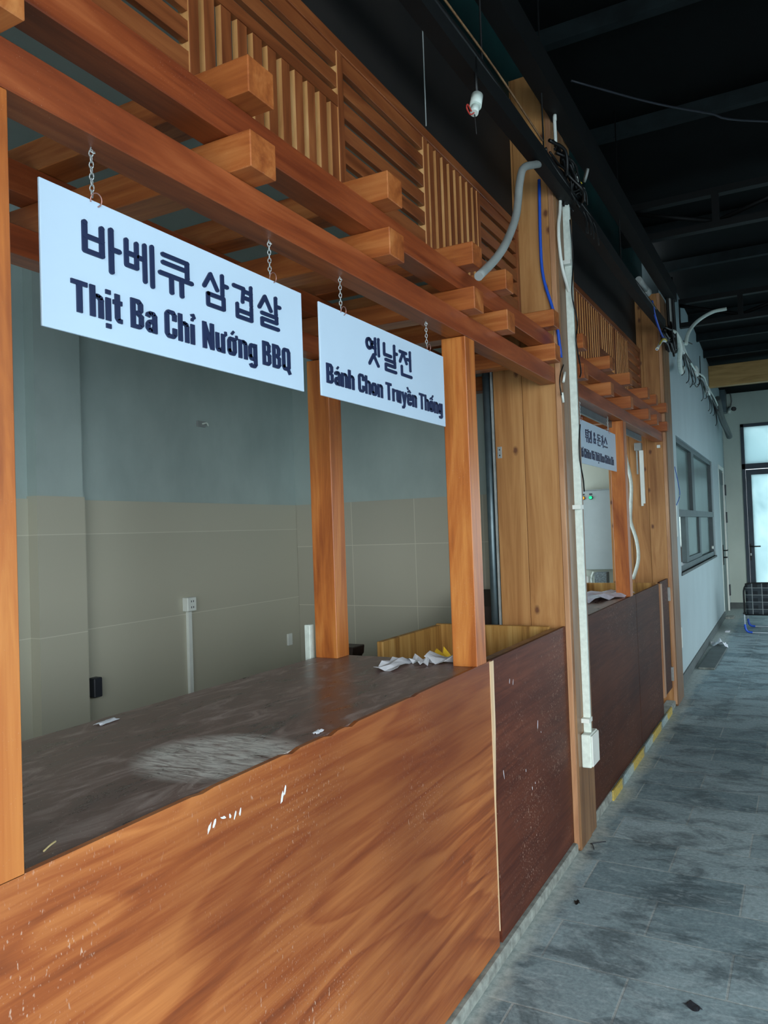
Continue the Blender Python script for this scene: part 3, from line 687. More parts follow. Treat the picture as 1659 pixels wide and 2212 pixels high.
HG = {
 'ba': [[(.04, .98), (.04, .22), (.50, .22), (.50, .98)], [(.04, .62), (.50, .62)], mi(.76, 1.05, -.12), [(.76, .52), (.98, .52)]],
 'be': [[(.02, .95), (.02, .25), (.36, .25), (.36, .95)], [(.02, .6), (.36, .6)], mi(.64, 1.0, -.05), mi(.90, 1.05, -.12), [(.42, .58), (.64, .58)]],
 'kyu': [[(.08, .98), (.88, .98), (.88, .52)], [(.08, .74), (.86, .74)], [(-.02, .40), (1.02, .40)], mi(.34, .40, -.10), mi(.68, .40, -.10)],
 'sam': [[(.04, .52), (.30, .96), (.56, .52)], mi(.78, 1.05, .42), [(.78, .74), (.98, .74)], MI],
 'gyeop': [[(.04, .92), (.50, .92), (.44, .46)], mi(.86, 1.05, .42), [(.58, .84), (.86, .84)], [(.58, .62), (.86, .62)], [(.18, .32), (.18, -.10), (.86, -.10), (.86, .32)], [(.18, .12), (.86, .12)]],
 'sal': [[(.04, .52), (.30, .96), (.56, .52)], mi(.80, 1.05, .46), [(.80, .76), (.98, .76)], RL],
 'yet': [[(.22+.17*math.cos(a*math.pi/6), .74+.19*math.sin(a*math.pi/6)) for a in range(13)], mi(.66, 1.02, .40), mi(.90, 1.05, .38), [(.44, .84), (.66, .84)], [(.44, .64), (.66, .64)], [(.22, -.06), (.52, .34), (.84, -.06)]],
 'nal': [[(.06, .98), (.06, .54), (.54, .54)], mi(.80, 1.05, .44), [(.80, .74), (.98, .74)], RL],
 'jeon': [[(.04, .94), (.54, .94)], [(.04, .50), (.30, .92), (.56, .50)], mi(.86, 1.05, .24), [(.60, .70), (.86, .70)], [(.16, .30), (.16, -.05), (.92, -.05)]],
 'twi': [[(.66, .96), (.06, .96), (.06, .50), (.66, .50)], [(.06, .73), (.62, .73)], [(-.02, .30), (.74, .30)], mi(.38, .30, -.10), mi(.92, 1.05, -.12)],
 'gim': [[(.04, .92), (.52, .92), (.44, .44)], mi(.82, 1.05, .42), MI],
 'don': [[(.86, .96), (.16, .96), (.16, .66), (.86, .66)], mi(.50, .66, .44), [(-.02, .42), (1.02, .42)], [(.18, .24), (.18, -.06), (.88, -.06)]],
 'ga': [[(.04, .90), (.50, .90), (.46, .50), (.20, .12)], mi(.76, 1.05, -.12), [(.76, .50), (.98, .50)]],
 'seu': [[(.08, .38), (.50, .96), (.92, .38)], [(-.02, .02), (1.02, .02)]],
 'amp': [[(.95, .02), (.25, .80), (.35, .98), (.6, .98), (.68, .80), (.2, .36), (.14, .12), (.35, .0), (.65, .08), (.95, .45)]],
}
def hangul(cells, zb, zt, parent, x0, x1, w=.14):
    for (k, a, b) in cells:
        bm = bmesh.new()
        T = lambda p: (a+p[0]*(b-a), zb+p[1]*(zt-zb))
        for pts in HG[k]: seg_poly(bm, pts, w, T, x0, x1, True)
        obj('letter', bm, M_ink, parent)
def chain(y, z0, z1, parent, x=-.035):
    """twisted links from a hook in the beam down to a copper ring"""
    bm = bmesh.new(); n = max(4, int((z1-z0)/.0095)); dz = (z1-z0)/n
    for k in range(n):
        zc = z0+dz*(k+.5); pts = []
        for q in range(10):
            a = 2*math.pi*q/10; u, v = math.cos(a)*.0036, math.sin(a)*dz*.66
            if k % 2: pts.append((x+u*.9, y+u*.45, zc+v))
            else: pts.append((x-u*.45, y+u*.9, zc+v))
        tube(bm, pts, .0011, 6, False, True)
    tube(bm, [(x, y, z1+.006), (x, y-.001, z1-.002), (x+.004, y+.004, z1-.005), (x, y+.007, z1)], .0012, 6)
    obj('chain', bm, M_steelb, parent)
    bm = bmesh.new(); c = Vector((x, y+.003, z0-.006)); pts = []
    for q in range(11):
        a = math.radians(-60+q*27); pts.append(c+Vector((.004-.008*abs(math.cos(a))*0, math.cos(a)*.011, math.sin(a)*.011)))
    tube(bm, [p+Vector((.0045*math.sin(i/10*math.pi), 0, 0)) for i, p in enumerate(pts)], .0011, 6)
    obj('ring', bm, M_copper, parent)
def sign(y0, y1, z0, z1, label):
    t = thing('hanging_sign', label, 'sign', (-.034, (y0+y1)/2, z0), 'white hanging menu signs')
    obj('sign_panel', bxs((-.0365, -.032, y0, y1, z0, z1)), M_sign, t, .0008); return t
s = sign(.8135, 1.537, 1.853, 2.089, 'largest white sign reading Thịt Ba Chỉ Nướng BBQ, hanging at left')
hangul([('ba', .895, .973), ('be', .987, 1.057), ('kyu', 1.072, 1.152), ('sam', 1.188, 1.262), ('gyeop', 1.280, 1.350), ('sal', 1.366, 1.446)], 1.984, 2.046, s, -.032, -.0292)
latin('Thịt Ba Chỉ Nướng BBQ', .868, 1.485, 1.890, 1.943, s, -.032, -.0292)
chain(.92, 2.096, 2.176, s); chain(1.418, 2.100, 2.176, s)
s = sign(1.613, 2.368, 1.855, 2.089, 'middle white sign reading Bánh Chon Truyền Thống beside the front post')
hangul([('yet', 1.842, 1.922), ('nal', 1.942, 2.026), ('jeon', 2.042, 2.124)], 1.982, 2.050, s, -.032, -.0292)
latin('Bánh Chon Truyền Thống', 1.634, 2.346, 1.890, 1.940, s, -.032, -.0292)
chain(1.723, 2.096, 2.177, s); chain(2.247, 2.101, 2.177, s)
s = sign(4.06, 5.055, 1.845, 2.083, 'smallest looking white sign, on the farther kiosk, with an ampersand')
hangul([('twi', 4.268, 4.335), ('gim', 4.345, 4.415), ('amp', 4.445, 4.505), ('don', 4.545, 4.618), ('ga', 4.640, 4.700), ('seu', 4.716, 4.800)], 1.977, 2.036, s, -.032, -.0292, .13)
latin('Đố Chiên Và Thịt Heo Chiên Xù', 4.135, 4.968, 1.879, 1.929, s, -.032, -.0292, .16)
chain(4.18, 2.09, 2.174, s); chain(4.86, 2.085, 2.172, s)

# ---------------------------------------------------------------- wiring above the walkway
def wtube(name, pts, r, mat, label, cat, group=None, seg=8):
    o = part_tube(name, pts, r, mat, None, seg); tag(o, label, cat, group); return o
t = thing('cable_tray', 'black cable tray running above the lattices past the pine column', 'cable tray', (.06, 3, 3.1))
bm = bmesh.new(); rs = random.Random(5)
ys = [Y0+i*.25 for i in range(32)]; prev = None
for y in ys:
    sag = .012*math.sin(y*2.1); xx = .045+.012*math.sin(y*1.3)
    xx = .063
    ring = [bm.verts.new((xx+a, y, 3.09+b+sag)) for a, b in ((-.028, -.032), (.028, -.032), (.032, .032), (-.032, .032))]
    if prev:
        for k in range(4): bm.faces.new((prev[k], prev[(k+1) % 4], ring[(k+1) % 4], ring[k]))
    else: bm.faces.new(ring)
    prev = ring
bm.faces.new(prev[::-1]); obj('tray', bm, M_steel, t)
for k in range(6):
    ox, oz = rs.uniform(-.005, .04), rs.uniform(-.02, .015)
    pts = [(.05+ox+rs.uniform(-.008, .008), Y0+i*.52, 3.115+oz+rs.uniform(-.01, .014)) for i in range(15)]
    part_tube('cable', pts, rs.uniform(.006, .011), M_black if k else M_greydk, t)
part_tube('cable', [(.098, Y0+i*.55, 3.145+.01*math.sin(i*2)) for i in range(9)], .004, M_pinefr, t)
for y in (1.1, 2.6, 3.35, 5.0): part_tube('hanger_rod', [(.06, y, 3.1), (.06, y, roofz(y)-.01)], .004, M_steel, t, 6, False)
wtube('flexible_hose', [(.06, 3.26, 3.075), (.075, 3.14, 3.02), (.07, 3.01, 2.955), (.07, 2.95, 2.87), (.07, 2.89, 2.722), (.07, 2.762, 2.578), (.07, 2.632, 2.474), (.07, 2.458, 2.364)], .0155, M_grey, 'grey flexible hose hanging from the tray in front of the lattice', 'hose', None, 12)
wtube('blue_cable', [(-.036, 3.592, 3.16), (-.042, 3.592, 2.87), (-.036, 3.592, 2.70), (.0, 3.592, 2.55), (.02, 3.592, 2.46), (.034, 3.592, 2.30)], .0075, M_blue, 'blue cable hanging down the side of the near pine column', 'cable')
t = thing('wall_conduit', 'long white conduit down the front of the near pine column', 'conduit', (.045, 3.8, .5))
obj('conduit_trunking', bxs((.03, .064, 3.735, 3.757, .52, 3.16)), M_whitedirty, t, .002)
for z in (2.78, 1.60, .585): obj('clip', bxs((.03, .068, 3.70, 3.762, z-.010, z+.010)), M_white, t)
o = thing('junction_box', 'white junction box at the foot of the conduit on the near column', 'junction box', (.05, 3.76, .36))
obj('box_body', bxs((.03, .075, 3.68, 3.82, .37, .525)), M_whitedirty, o, .004); obj('box_lid', bxs((.075, .083, 3.685, 3.815, .375, .52)), M_white, o, .003)
wtube('white_cable', [(.045, 3.62, 3.16), (.04, 3.67, 3.10), (.04, 3.66, 3.02), (.04, 3.62, 2.93), (.04, 3.62, 2.84), (.04, 3.66, 2.74), (.045, 3.73, 2.66), (.05, 3.79, 2.58)], .008, M_white, 'looping white cable beside the conduit high on the near column', 'cable')
wtube('black_wire', [(.075, 3.70, 2.98), (.075, 3.73, 2.80), (.07, 3.70, 2.62), (.076, 3.76, 2.50), (.075, 3.72, 2.40), (.068, 3.82, 2.28), (.05, 3.87, 2.25)], .0035, M_black, 'thin black wire crossing the conduit at rafter height', 'wire')
wtube('black_wire', [(.068, 3.76, 2.0), (.067, 3.735, 1.92), (.067, 3.735, 1.82), (.062, 3.80, 1.74), (.05, 3.86, 1.68)], .0035, M_black, 'thin black wire curving over the conduit beside the far sign', 'wire')
t = thing('wire_connector', 'dark twisted wire with two white connectors at the end of lower front beam', 'wire', (.035, 3.62, 2.2))
part_tube('wire', [(.036, 3.62, 2.27), (.034, 3.57, 2.22), (.034, 3.55, 2.17), (.034, 3.57, 2.12)], .003, M_black, t)
part_tube('connector', [(.034, 3.585, 2.135), (.034, 3.60, 2.09)], .006, M_white, t, 8, False); part_tube('connector', [(.04, 3.625, 2.235), (.038, 3.60, 2.185)], .006, M_white, t, 8, False)
# lamp holder with red wire tails under the tray
t = thing('lamp_holder', 'white lamp holder with red wire tails under the cable tray', 'lamp holder', (.1, 2.42, 2.87))
bm = bmesh.new(); cyl(bm, (.1, 2.43, 2.96), (.1, 2.41, 2.915), .020); cyl(bm, (.1, 2.41, 2.915), (.1, 2.395, 2.885), .014); obj('socket', bm, M_whitedirty, t)
part_tube('stem', [(.09, 2.45, 3.12), (.095, 2.44, 2.95)], .006, M_black, t)
part_tube('wire', [(.1, 2.40, 2.89), (.1, 2.36, 2.865), (.1, 2.33, 2.872), (.1, 2.34, 2.888), (.1, 2.37, 2.88)], .0025, M_red, t)
part_tube('wire', [(.1, 2.40, 2.885), (.1, 2.405, 2.85), (.1, 2.41, 2.82)], .002, M_black, t)
# tangle and cover plate at the column
t = thing('cable_tangle', 'tangle of black cables with yellow wire ends where tray meets near column', 'cables', (.08, 3.8, 3.2))
rs = random.Random(11)
for k in range(12):
    p0 = Vector((.07+rs.uniform(-.02, .03), 3.45+rs.uniform(-.1, .1), 3.22+rs.uniform(-.02, .05)))
    pts = [p0]+[p0+Vector((rs.uniform(-.02, .05), .08*i+rs.uniform(-.03, .03), -.03*i+rs.uniform(-.05, .05))) for i in range(1, 5)]
    part_tube('cable', pts, rs.uniform(.004, .010), M_black, t)
for k in range(4):
    pts = [(.095+rs.uniform(-.02, .02), 3.72+.02*i+rs.uniform(-.03, .03), 3.20+rs.uniform(-.03, .03)) for i in range(5)]
    part_tube('wire', pts, .0028, M_yel if k < 3 else M_white, t)
for k in range(5):
    p = Vector((.09+rs.uniform(-.02, .02), 3.9+rs.uniform(0, .25), 3.10))
    part_tube('cable', [p, p+Vector((.01, .03, -.04)), p+Vector((0, .06+rs.uniform(0, .05), -.09))], .0035, M_black, t)
t = thing('cover_plate', 'round white cover plate on the cable tangle at the near column', 'cover plate', (.12, 3.86, 3.2))
bm = bmesh.new(); cyl(bm, (.125, 3.83, 3.235), (.135, 3.835, 3.232), .032, 20); obj('disc', bm, M_grey, t)
wtube('white_cable', [(.06, 3.56, 3.43), (.06, 3.56, 3.40), (.058, 3.56, 3.42), (.056, 3.57, 3.30)], .008, M_white, 'short white cable rising from the tangle toward the roof', 'cable')
wtube('suspension_wire', [(-.14, 2.54, 2.975), (-.14, 2.54, 3.97)], .0022, M_grey, 'thin plumb wire rising from the nearer lattice to the dark roof', 'wire')
wtube('roof_cable', [(-.01, 4.19, 3.93), (.325, 4.58, 3.9), (.61, 4.90, 3.9), (.914, 5.2, 3.9), (2.6, 6.6, 4.02)], .006, M_greydk, 'slack thin cable stretched below the black roof', 'cable')
# loose ends between the columns
wtube('blue_cable', [(.09, 5.95, 3.14), (.09, 6.05, 3.06), (.09, 6.25, 2.99), (.08, 6.55, 2.98), (.07, 6.72, 3.02)], .008, M_blue, 'blue cable loop hanging under the tray near the far column', 'cable')
t = thing('lamp_holder', 'pale lamp holder clamped to the tray between the two columns', 'lamp holder', (.09, 5.5, 3.17))
bm = bmesh.new(); cyl(bm, (.09, 5.42, 3.155), (.10, 5.62, 3.14), .022); cyl(bm, (.09, 5.62, 3.14), (.10, 5.70, 3.135), .03); obj('socket', bm, M_grey, t)
t = thing('cut_cable_end', 'cut blue, white and yellow cable end hanging off the tray by far column', 'cable', (.07, 6.5, 2.85))
for i, m in enumerate((M_blue, M_white, M_yel)):
    part_tube('wire', [(.07+i*.008, 6.62, 2.98), (.07+i*.008, 6.42, 2.93+i*.012), (.075, 6.18, 2.83)], .012 if i == 1 else .007, m, t)
t = thing('cable_tangle', 'dark cable knot at the top of the far pine column', 'cables', (.08, 6.9, 3.0))
for k in range(9):
    p0 = Vector((.06+rs.uniform(-.01, .03), 6.62+rs.uniform(-.05, .05), 3.05+rs.uniform(-.05, .05)))
    part_tube('cable', [p0]+[p0+Vector((rs.uniform(-.015, .03), .11*i+rs.uniform(-.04, .04), rs.uniform(-.09, .09))) for i in range(1, 5)], rs.uniform(.006, .014), M_black, t)
for k in range(4):
    part_tube('cable', [(.06+k*.012, 7.0+k*.03, 3.0), (.055+k*.012, 7.0+k*.03, 3.3), (.05+k*.012, 7.0+k*.02, 3.62)], .012, (M_black, M_grey, M_black, M_black)[k], t)
wtube('white_hose', [(.06, 6.95, 3.13), (.09, 7.15, 3.15), (.09, 7.4, 3.08), (.06, 7.55, 2.98), (.045, 7.75, 3.10-.18), (.03, 7.95, 2.97), (.02, 8.1, 3.02)], .022, M_whitedirty, 'thick white hose curling off the far column onto the corridor wall', 'hose', None, 10)
wtube('white_hose', [(.03, 8.35, 3.30), (.05, 8.4, 3.42), (.12, 8.55, 3.56), (.26, 8.65, 3.66), (.40, 8.66, 3.675)], .018, M_whitedirty, 'arched white hose reaching from the corridor wall up to the farther truss', 'hose', None, 10)
t = thing('cable_run', 'sagging bundle of white and black cables fixed along top of corridor wall', 'cables', (0, 10, 3.2))
pa = [wpt(y, z, .03) for y, z in ((7.25, 3.12), (7.7, 3.10), (8.1, 3.30), (8.9, 3.28), (9.8, 3.27), (10.6, 3.31), (11.3, 3.30), (12.5, 3.27), (13.4, 3.22))]
for k in range(4): part_tube('cable', [p+Vector((rs.uniform(0, .03), 0, rs.uniform(-.05, .05))) for p in pa], rs.uniform(.008, .014), (M_black, M_grey, M_black, M_whitedirty)[k], t)
for y in (8.35, 9.75, 11.35):
    p = wpt(y, 3.27, .04); obj('clamp', bxs((p.x-.03, p.x+.03, p.y-.09, p.y+.09, p.z-.05, p.z+.05)), M_white, t, .01)
for k in range(11):
    p = wpt(8.2+k*.42+rs.uniform(-.1, .1), 3.24, .045); d = rs.uniform(.12, .34)
    part_tube('loose_wire', [p, p+Vector((.01, .12, -.35*d)), p+Vector((.02, .05, -.8*d)), p+Vector((.01, -.08, -d))], .0045, M_black, t)
part_tube('loose_wire', [wpt(8.3, 3.3, .05), wpt(8.9, 3.12, .06), wpt(9.6, 3.06, .06), wpt(10.1, 3.25, .06), wpt(10.3, 3.55, .05)], .005, M_black, t)
part_tube('loose_wire', [wpt(8.1, 3.30, .05), wpt(8.8, 3.42, .06), wpt(9.3, 3.5, .06)], .006, M_black, t)
# conduit on corridor side of far column
t = thing('wall_conduit', 'white conduit beside the far column on the corridor wall corner', 'conduit', (0, 7.2, .5))
def WX(y, z, o=0): return wpt(y, z, o)
part_tube('conduit_pipe', [(-.005, 7.22, 3.10), (-.005, 7.22, 2.2), (-.005, 7.22, 1.6)], .016, M_whitedirty, t, 10)
part_tube('conduit_pipe', [(-.005, 7.22, 1.42), (-.005, 7.22, .9), (-.005, 7.22, .6)], .014, M_whitedirty, t, 10)
obj('sleeve', bxs((-.03, .022, 7.19, 7.26, 1.38, 1.66)), M_white, t, .006); obj('outlet_box', bxs((-.035, .012, 7.20, 7.32, .40, .58)), M_white, t, .004)
part_tube('loose_wire', [(.02, 7.24, 2.0), (.04, 7.27, 1.85), (.045, 7.3, 1.75), (.02, 7.25, 1.66)], .003, M_blue, t)
part_tube('loose_wire', [(.0, 7.17, 3.0), (.002, 7.17, 2.4), (.004, 7.18, 1.9)], .006, M_blue, t)

# duct, bracket and camera by the end wall
t = thing('duct_pipe', 'dark grey duct elbow hanging at the far end of corridor wall', 'duct', (-.08, 13.8, 3.2))
part_tube('pipe', [(-.07, 12.75, 3.36), (-.06, 13.2, 3.12), (-.02, 13.6, 2.95), (.0, 13.75, 2.86)], .045, M_duct, t, 14)
part_tube('pipe', [(.0, 13.75, 2.86), (-.06, 13.3, 3.02), (-.095, 12.9, 3.20)], .022, M_duct, t, 10)
o = obj('steel_box_column', bxs((-.20, -.07, 14.2, 14.45, 3.33, 3.73)), M_galv); tag(o, 'dark blue-grey steel box above the far end wall corner', 'bracket')
t = thing('security_camera', 'small white security camera on the end wall above the glazed door', 'security camera', (.0, 14.5, 3.36))
obj('mount', bxs((-.055, -.02, 14.45, 14.6, 3.34, 3.44)), M_white, t, .006); part_tube('body', [(-.03, 14.42, 3.405), (.04, 14.25, 3.375)], .038, M_white, t, 14, False)
part_tube('lens', [(.04, 14.25, 3.375), (.058, 14.21, 3.368)], .036, M_black, t, 14, False); part_tube('cord', [(-.03, 14.55, 3.44), (.0, 14.58, 3.55), (-.02, 14.58, 3.70), (-.05, 14.58, 3.78)], .01, M_grey, t)

# ---------------------------------------------------------------- inside the first kitchen
t = thing('wall_socket', 'white double socket with conduit below it on the tiled back wall', 'socket', (-1.79, 3.03, 1.17))
obj('socket_plate', bxs((-1.792, -1.755, 2.99, 3.055, 1.145, 1.215)), M_white, t, .003)
bm = bxs((-1.755, -1.7545, 3.015, 3.02, 1.19, 1.2), (-1.755, -1.7545, 3.03, 3.035, 1.19, 1.2), (-1.755, -1.7545, 3.015, 3.02, 1.16, 1.17), (-1.755, -1.7545, 3.03, 3.035, 1.16, 1.17)); obj('socket_holes', bm, M_greydk, t)
obj('conduit_trunking', bxs((-1.792, -1.775, 3.015, 3.04, .1, 1.145)), M_white, t)
o = obj('wall_socket', bxs((-1.792, -1.78, 3.88, 3.925, .845, .915)), M_white, bevel=.002); tag(o, 'small white socket near the right corner of the tiled back wall', 'socket')
o = obj('switch_box', bxs((-1.792, -1.75, 2.39, 2.435, .833, .918)), M_greydk, bevel=.004); tag(o, 'charcoal switch box low on the tiled wall beside the pilaster', 'switch box')
t = thing('cable_outlet', 'small open cable outlet high on the upper back wall', 'outlet', (-1.79, 3.17, 2.11))
obj('outlet_plate', bxs((-1.8, -1.785, 3.14, 3.20, 2.105, 2.135)), M_grey, t); part_tube('wire', [(-1.785, 3.17, 2.12), (-1.77, 3.19, 2.125), (-1.77, 3.20, 2.11)], .004, M_whitedirty, t)
o = obj('steel_pipe', (lambda b: (cyl(b, (-.352, 3.62, 0), (-.352, 3.62, 2.90), .019, 18), b)[1])(bmesh.new()), M_galv); tag(o, 'grey-blue steel pipe standing behind the near pine column', 'pipe')
o = obj('shutter_rail', bxs((-.326, -.314, 3.605, 3.63, 0, 2.9)), M_steelb); tag(o, 'thin bright metal shutter rail against the near pine column', 'rail')
t = thing('metal_bracket', 'small two-hole metal bracket on the side of near pine column', 'bracket', (-.286, 3.598, 1.85))
obj('plate', bxs((-.299, -.277, 3.597, 3.5995, 1.852, 1.908)), M_steelb, t, .001)
bm = bmesh.new(); cyl(bm, (-.288, 3.5965, 1.893), (-.288, 3.598, 1.893), .0035, 10); cyl(bm, (-.288, 3.5965, 1.866), (-.288, 3.598, 1.866), .0035, 10); obj('screw_hole', bm, M_black, t)
o = obj('white_board', bxs((-.715, -.69, 2.50, 2.53, 0, 1.165)), M_whitedirty, bevel=.002); tag(o, 'short white board standing at the back edge behind the rear post', 'board')
bm = bmesh.new(); prism(bm, [(-1.20, .0), (-.995, .0), (-.995, .90), (-.985, .905), (-.98, .95), (-1.20, .95)], 'y', 3.3, 3.42); o = obj('dark_bin', bm, M_darkpot, bevel=.004); tag(o, 'dark brown bin corner peeking over the counter right of the rear post', 'bin')
bm = bmesh.new(); prism(bm, [(3.70, 0), (3.9, 0), (3.9, 1.19), (3.70, 1.12)], 'x', -.62, -.40); o = obj('dark_cabinet', bm, M_darkpot); tag(o, 'dark sloped cabinet corner behind the steel pipe', 'cabinet')

# crumpled papers
def crumple(name, cx, cy, cz, lx, ly, rot, amp, mat, label, cat, n=9, seed=1, group=None, parent=None, curl=0.0, pin=1.0):
    bm = bmesh.new(); r = random.Random(seed); g = []
    ca, sa = math.cos(rot), math.sin(rot)
    fold = [r.uniform(0, amp) for _ in range(n+1)]
    for i in range(n+1):
        row = []
        for j in range(n+1):
            u, v = (i/n-.5)*lx, (j/n-.5)*ly
            u += r.uniform(-1, 1)*lx*.035; v += r.uniform(-1, 1)*ly*.035
            z = .002+fold[i]*(.3+.7*abs(math.sin(j*.9+i*.4)))+r.uniform(0, amp*.35)+curl*(abs(i/n-.5)*2)**2
            if (i in (0, n) or j in (0, n)) and r.random() < .35: z = .001
            row.append(bm.verts.new((cx+u*ca-v*sa, cy+u*sa+v*ca, cz+z)))
        g.append(row)
    for i in range(n):
        for j in range(n): bm.faces.new((g[i][j], g[i+1][j], g[i+1][j+1], g[i][j+1]))
    bmesh.ops.recalc_face_normals(bm, faces=bm.faces)
    ret = bmesh.ops.extrude_face_region(bm, geom=bm.faces[:]); bmesh.ops.translate(bm, vec=(0, 0, .0006), verts=[q for q in ret['geom'] if isinstance(q, bmesh.types.BMVert)])
    o = obj(name, bm, mat, parent)
    if parent is None: tag(o, label, cat, group)
    return o
crumple('crumpled_paper', -.29, 2.43, KH, .085, .20, .15, .030, M_paper, 'crumpled white paper on the counter, left one of the two scraps', 'paper', 4, 4, 'papers on the counter')
crumple('crumpled_paper', -.225, 2.50, KH, .05, .12, .9, .026, M_paper, 'twisted white paper scrap between the left scrap and the folded sheet', 'paper', 4, 9, 'papers on the counter')
crumple('folded_paper', -.165, 2.565, KH, .10, .13, .25, .012, M_paper, 'folded printed white sheet on the counter left of the front post', 'paper', 3, 6, 'papers on the counter', curl=.022)
crumple('yellow_packet', -.155, 2.665, KH-.035, .13, .10, .1, .012, M_yellow, 'bright yellow packet tucked behind the folded white sheet', 'packet', 3, 3, None, curl=.06)
o = obj('broken_toothpick', (lambda b: (tube(b, [(-.060, .837, KH+.003), (-.052, .820, KH+.004), (-.044, .803, KH+.003)], .0016, 6), b)[1])(bmesh.new()), plain('pale_splinter', (226, 206, 150), .6)); tag(o, 'pale wood splinter lying near the left end of the counter top', 'splinter')
crumple('paint_flake', -.625, 1.45, KH, .025, .07, .1, .003, M_paper, 'white paint flake at the rear edge of the counter top', 'flake', 5, 13)
crumple('paint_flake', -.04, 1.56, KH, .015, .035, .1, .003, M_paper, 'white paint flake by the chipped front edge of counter top', 'flake', 5, 14)

# ---------------------------------------------------------------- second kiosk contents
CY = 7.1
t = thing('control_cabinet', 'light grey electrical cabinet with orange and green lamps behind the far counter', 'cabinet', (-.63, CY, 1.1))
obj('cabinet_body', bxs((-.79, -.50, CY, CY+.1, 1.108, 1.825)), M_cab, t, .003)
obj('cabinet_lid', bxs((-.795, -.495, CY-.02, CY+.1, 1.825, 1.832)), M_steelb, t)
for x, m in ((-.760, M_org), (-.690, M_grn)):
    f = bmesh.new(); cyl(f, (x, CY, 1.760), (x, CY-.008, 1.760), .0185, 18); l = obj('lamp_bezel', f, M_greydk, t)
    f = bmesh.new(); cyl(f, (x, CY-.008, 1.760), (x, CY-.020, 1.760), .014, 18); obj('lamp_lens', f, m, l)
    obj('lamp_label', bxs((x-.014, x+.014, CY-.002, CY, 1.784, 1.798)), M_greydk, t)
o = obj('foam_block', bxs((-.66, -.55, 6.98, 7.08, .9, 1.09)), M_granite, bevel=.004); tag(o, 'speckled grey block below the electrical cabinet', 'block')
wtube('white_pipe', [(-.68, 7.05, 1.09), (-.70, 7.04, 1.03), (-.69, 7.03, .96), (-.675, 7.04, .90)], .012, M_whitedirty, 'thin curved white pipe under the electrical cabinet', 'pipe')
wtube('white_pipe', [(-.735, 7.04, 1.05), (-.735, 7.04, .8)], .022, M_white, 'thick upright white pipe stub under the electrical cabinet', 'pipe', None, 12)
wtube('white_hose', [(-.30, 6.70, 2.13), (-.279, 6.68, 2.03), (-.252, 6.68, 1.85), (-.262, 6.68, 1.66), (-.268, 6.68, 1.53), (-.228, 6.68, 1.37), (-.221, 6.68, 1.21), (-.269, 6.68, 1.05)], .0145, M_whitedirty, 'wavy white hose hanging in front of the far pine column', 'hose', None, 10)
t = thing('light_fitting', 'slim white strips hanging below the beam in front of far column', 'light fitting', (-.18, 6.7, 1.65))
obj('cap', bxs((-.212, -.155, 6.66, 6.72, 2.115, 2.18)), M_grey, t, .004); obj('strip', bxs((-.203, -.190, 6.68, 6.69, 1.92, 2.115)), M_grey, t)
obj('strip', bxs((-.178, -.160, 6.68, 6.70, 1.655, 2.115)), M_white, t); obj('strip', bxs((-.160, -.145, 6.68, 6.70, 1.675, 2.115)), M_white, t)
o = obj('wall_clip', bxs((-.045, -.018, 6.74, 6.758, 2.13, 2.155)), M_white, bevel=.002); tag(o, 'tiny white clip on the far pine column under the beam', 'clip')
o = obj('steel_channel', bxs((-.085, -.0705, 4.2, 6.2, 2.14, 2.22)), M_galv); tag(o, 'grey metal channel behind the third sign', 'channel')
crumple('plastic_bag', -.20, 5.02, KH, .26, .62, -.28, .035, plain('cloudy_plastic_film', (196, 198, 214), .25, var=.1, nscale=20), 'crumpled clear plastic bag lying on the far counter', 'plastic bag', 7, 21)

# ---------------------------------------------------------------- walkway floor things
crumple('crumpled_tissue', .04, 10.2, 0, .17, .28, .2, .085, M_paper, 'crumpled white tissue on the paving beside the corridor wall', 'tissue', 5, 31)
t = thing('drain_cover', 'flat dark stone drain cover beside the corridor wall', 'drain cover', (.06, 9.1, 0))
obj('slab', bxs((-.015, .145, 8.55, 10.0, .001, .022)), M_base, t, .004); obj('worn_edge', bxs((-.012, .142, 8.535, 8.55, .001, .02)), M_curb, t, .003)
o = obj('tile_offcut', bxs((-.125, -.01, 13.0, 13.25, .0005, .03)), M_curb, bevel=.003); tag(o, 'pale oblong tile offcut on the paving near the end wall', 'tile')
o = obj('paper_scrap', bxs((.0, .052, 11.45, 11.58, .0005, .012)), M_paper); tag(o, 'tiny white paper scrap on the paving left of the folding chair', 'paper')
crumple('dry_leaf', .135, 3.12, 0, .02, .035, .4, .006, M_black, 'small dark dry leaf on the slate paving near the first counter', 'leaf', 4, 41)
crumple('dry_leaf', .63, 2.60, 0, .03, .05, .9, .004, M_greydk, 'larger dark leaf stain piece on the paving at bottom right', 'leaf', 4, 42)
o = obj('twig', (lambda b: (tube(b, [(.045, 3.72, .004), (.06, 3.70, .006), (.075, 3.66, .003)], .0022, 6), tube(b, [(.05, 3.72, .004), (.085, 3.75, .005), (.105, 3.77, .004)], .0025, 6), b)[2])(bmesh.new()), M_greydk); tag(o, 'thin dark twig at the foot of the near pine column', 'twig')

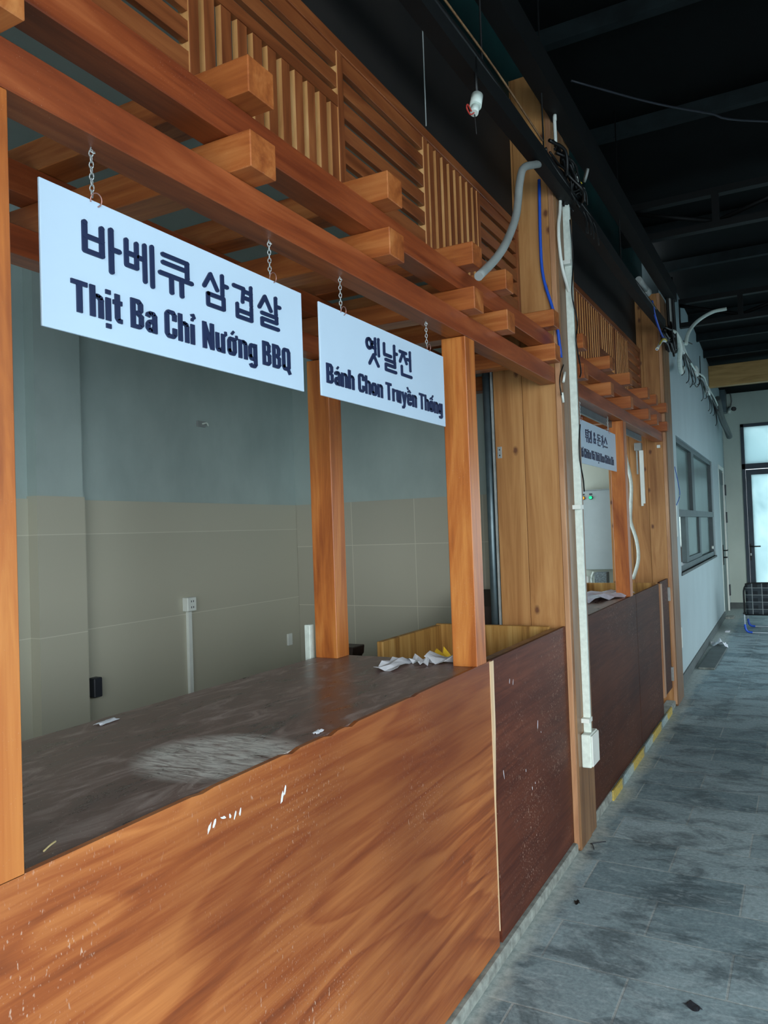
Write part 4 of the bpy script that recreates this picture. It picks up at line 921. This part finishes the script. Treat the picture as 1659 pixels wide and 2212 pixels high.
# folding chair
t = thing('folding_chair', 'folding chair in dark plaid cloth with blue tube feet at far right', 'chair', (.55, 11.8, 0))
X0, X1, YF = .255, .86, 11.42
bm = bmesh.new(); g = []
for i in range(15):
    row = []
    for j in range(13):
        x = X0+.02+(X1-X0-.04)*i/14; z = .255+(.665-.255)*j/12
        row.append(bm.verts.new((x, YF-.02-.10*(z-.255)+.016*math.sin(j*1.7)*.5+.006*math.sin(i*2.2+j), z)))
    g.append(row)
for i in range(14):
    for j in range(12): f = bm.faces.new((g[i][j], g[i+1][j], g[i+1][j+1], g[i][j+1])); f.smooth = True
ret = bmesh.ops.extrude_face_region(bm, geom=bm.faces[:]); bmesh.ops.translate(bm, vec=(0, .02, 0), verts=[q for q in ret['geom'] if isinstance(q, bmesh.types.BMVert)])
obj('backrest_cloth', bm, M_plaid, t)
bm = bmesh.new(); tube(bm, [(X0, YF, .25), (X0, YF-.03, .5), (X0+.005, YF-.04, .58), (X0+.03, YF-.045, .635), (X0+.09, YF-.045, .665), (X1-.09, YF-.045, .665), (X1-.03, YF-.045, .635), (X1, YF-.03, .5), (X1, YF, .25)], .0125, 10)
obj('backrest_frame', bm, M_black, t)
obj('seat_cloth', bxs((X0+.03, X1-.03, YF+.02, YF+.62, .245, .265)), M_plaid, t, .006)
bm = bmesh.new(); tube(bm, [(X0-.01, YF-.03, .265), (X0-.01, YF+.3, .25), (X0, YF+.66, .25)], .012, 8); tube(bm, [(X1+.01, YF-.03, .265), (X1+.01, YF+.3, .25), (X1, YF+.66, .25)], .012, 8)
tube(bm, [(X0, YF, .25), (X1, YF, .25)], .012, 8, False); tube(bm, [(X0, YF+.66, .25), (X1, YF+.66, .25)], .012, 8, False); obj('seat_frame', bm, M_black, t)
for k, y in enumerate((YF-.02, YF+.64)):
    l = part_tube('leg', [(X0-.005, y, .25), (X0-.004, y, .10), (X0+.01, y, .04), (X0+.05, y, .013), (X0+.10, y, .012), (X1-.10, y, .012), (X1-.05, y, .013), (X1-.01, y, .04), (X1+.004, y, .10), (X1+.005, y, .25)], .0095, plain('pale_tube_steel', (170, 184, 192), .4), t)
    for s_, xx in ((1, X0), (-1, X1)):
        part_tube('foot_sleeve', [(xx-s_*.004, y, .12), (xx+s_*.006, y, .055), (xx+s_*.035, y, .022), (xx+s_*.085, y, .0145)], .0145, M_blue, l, 10)
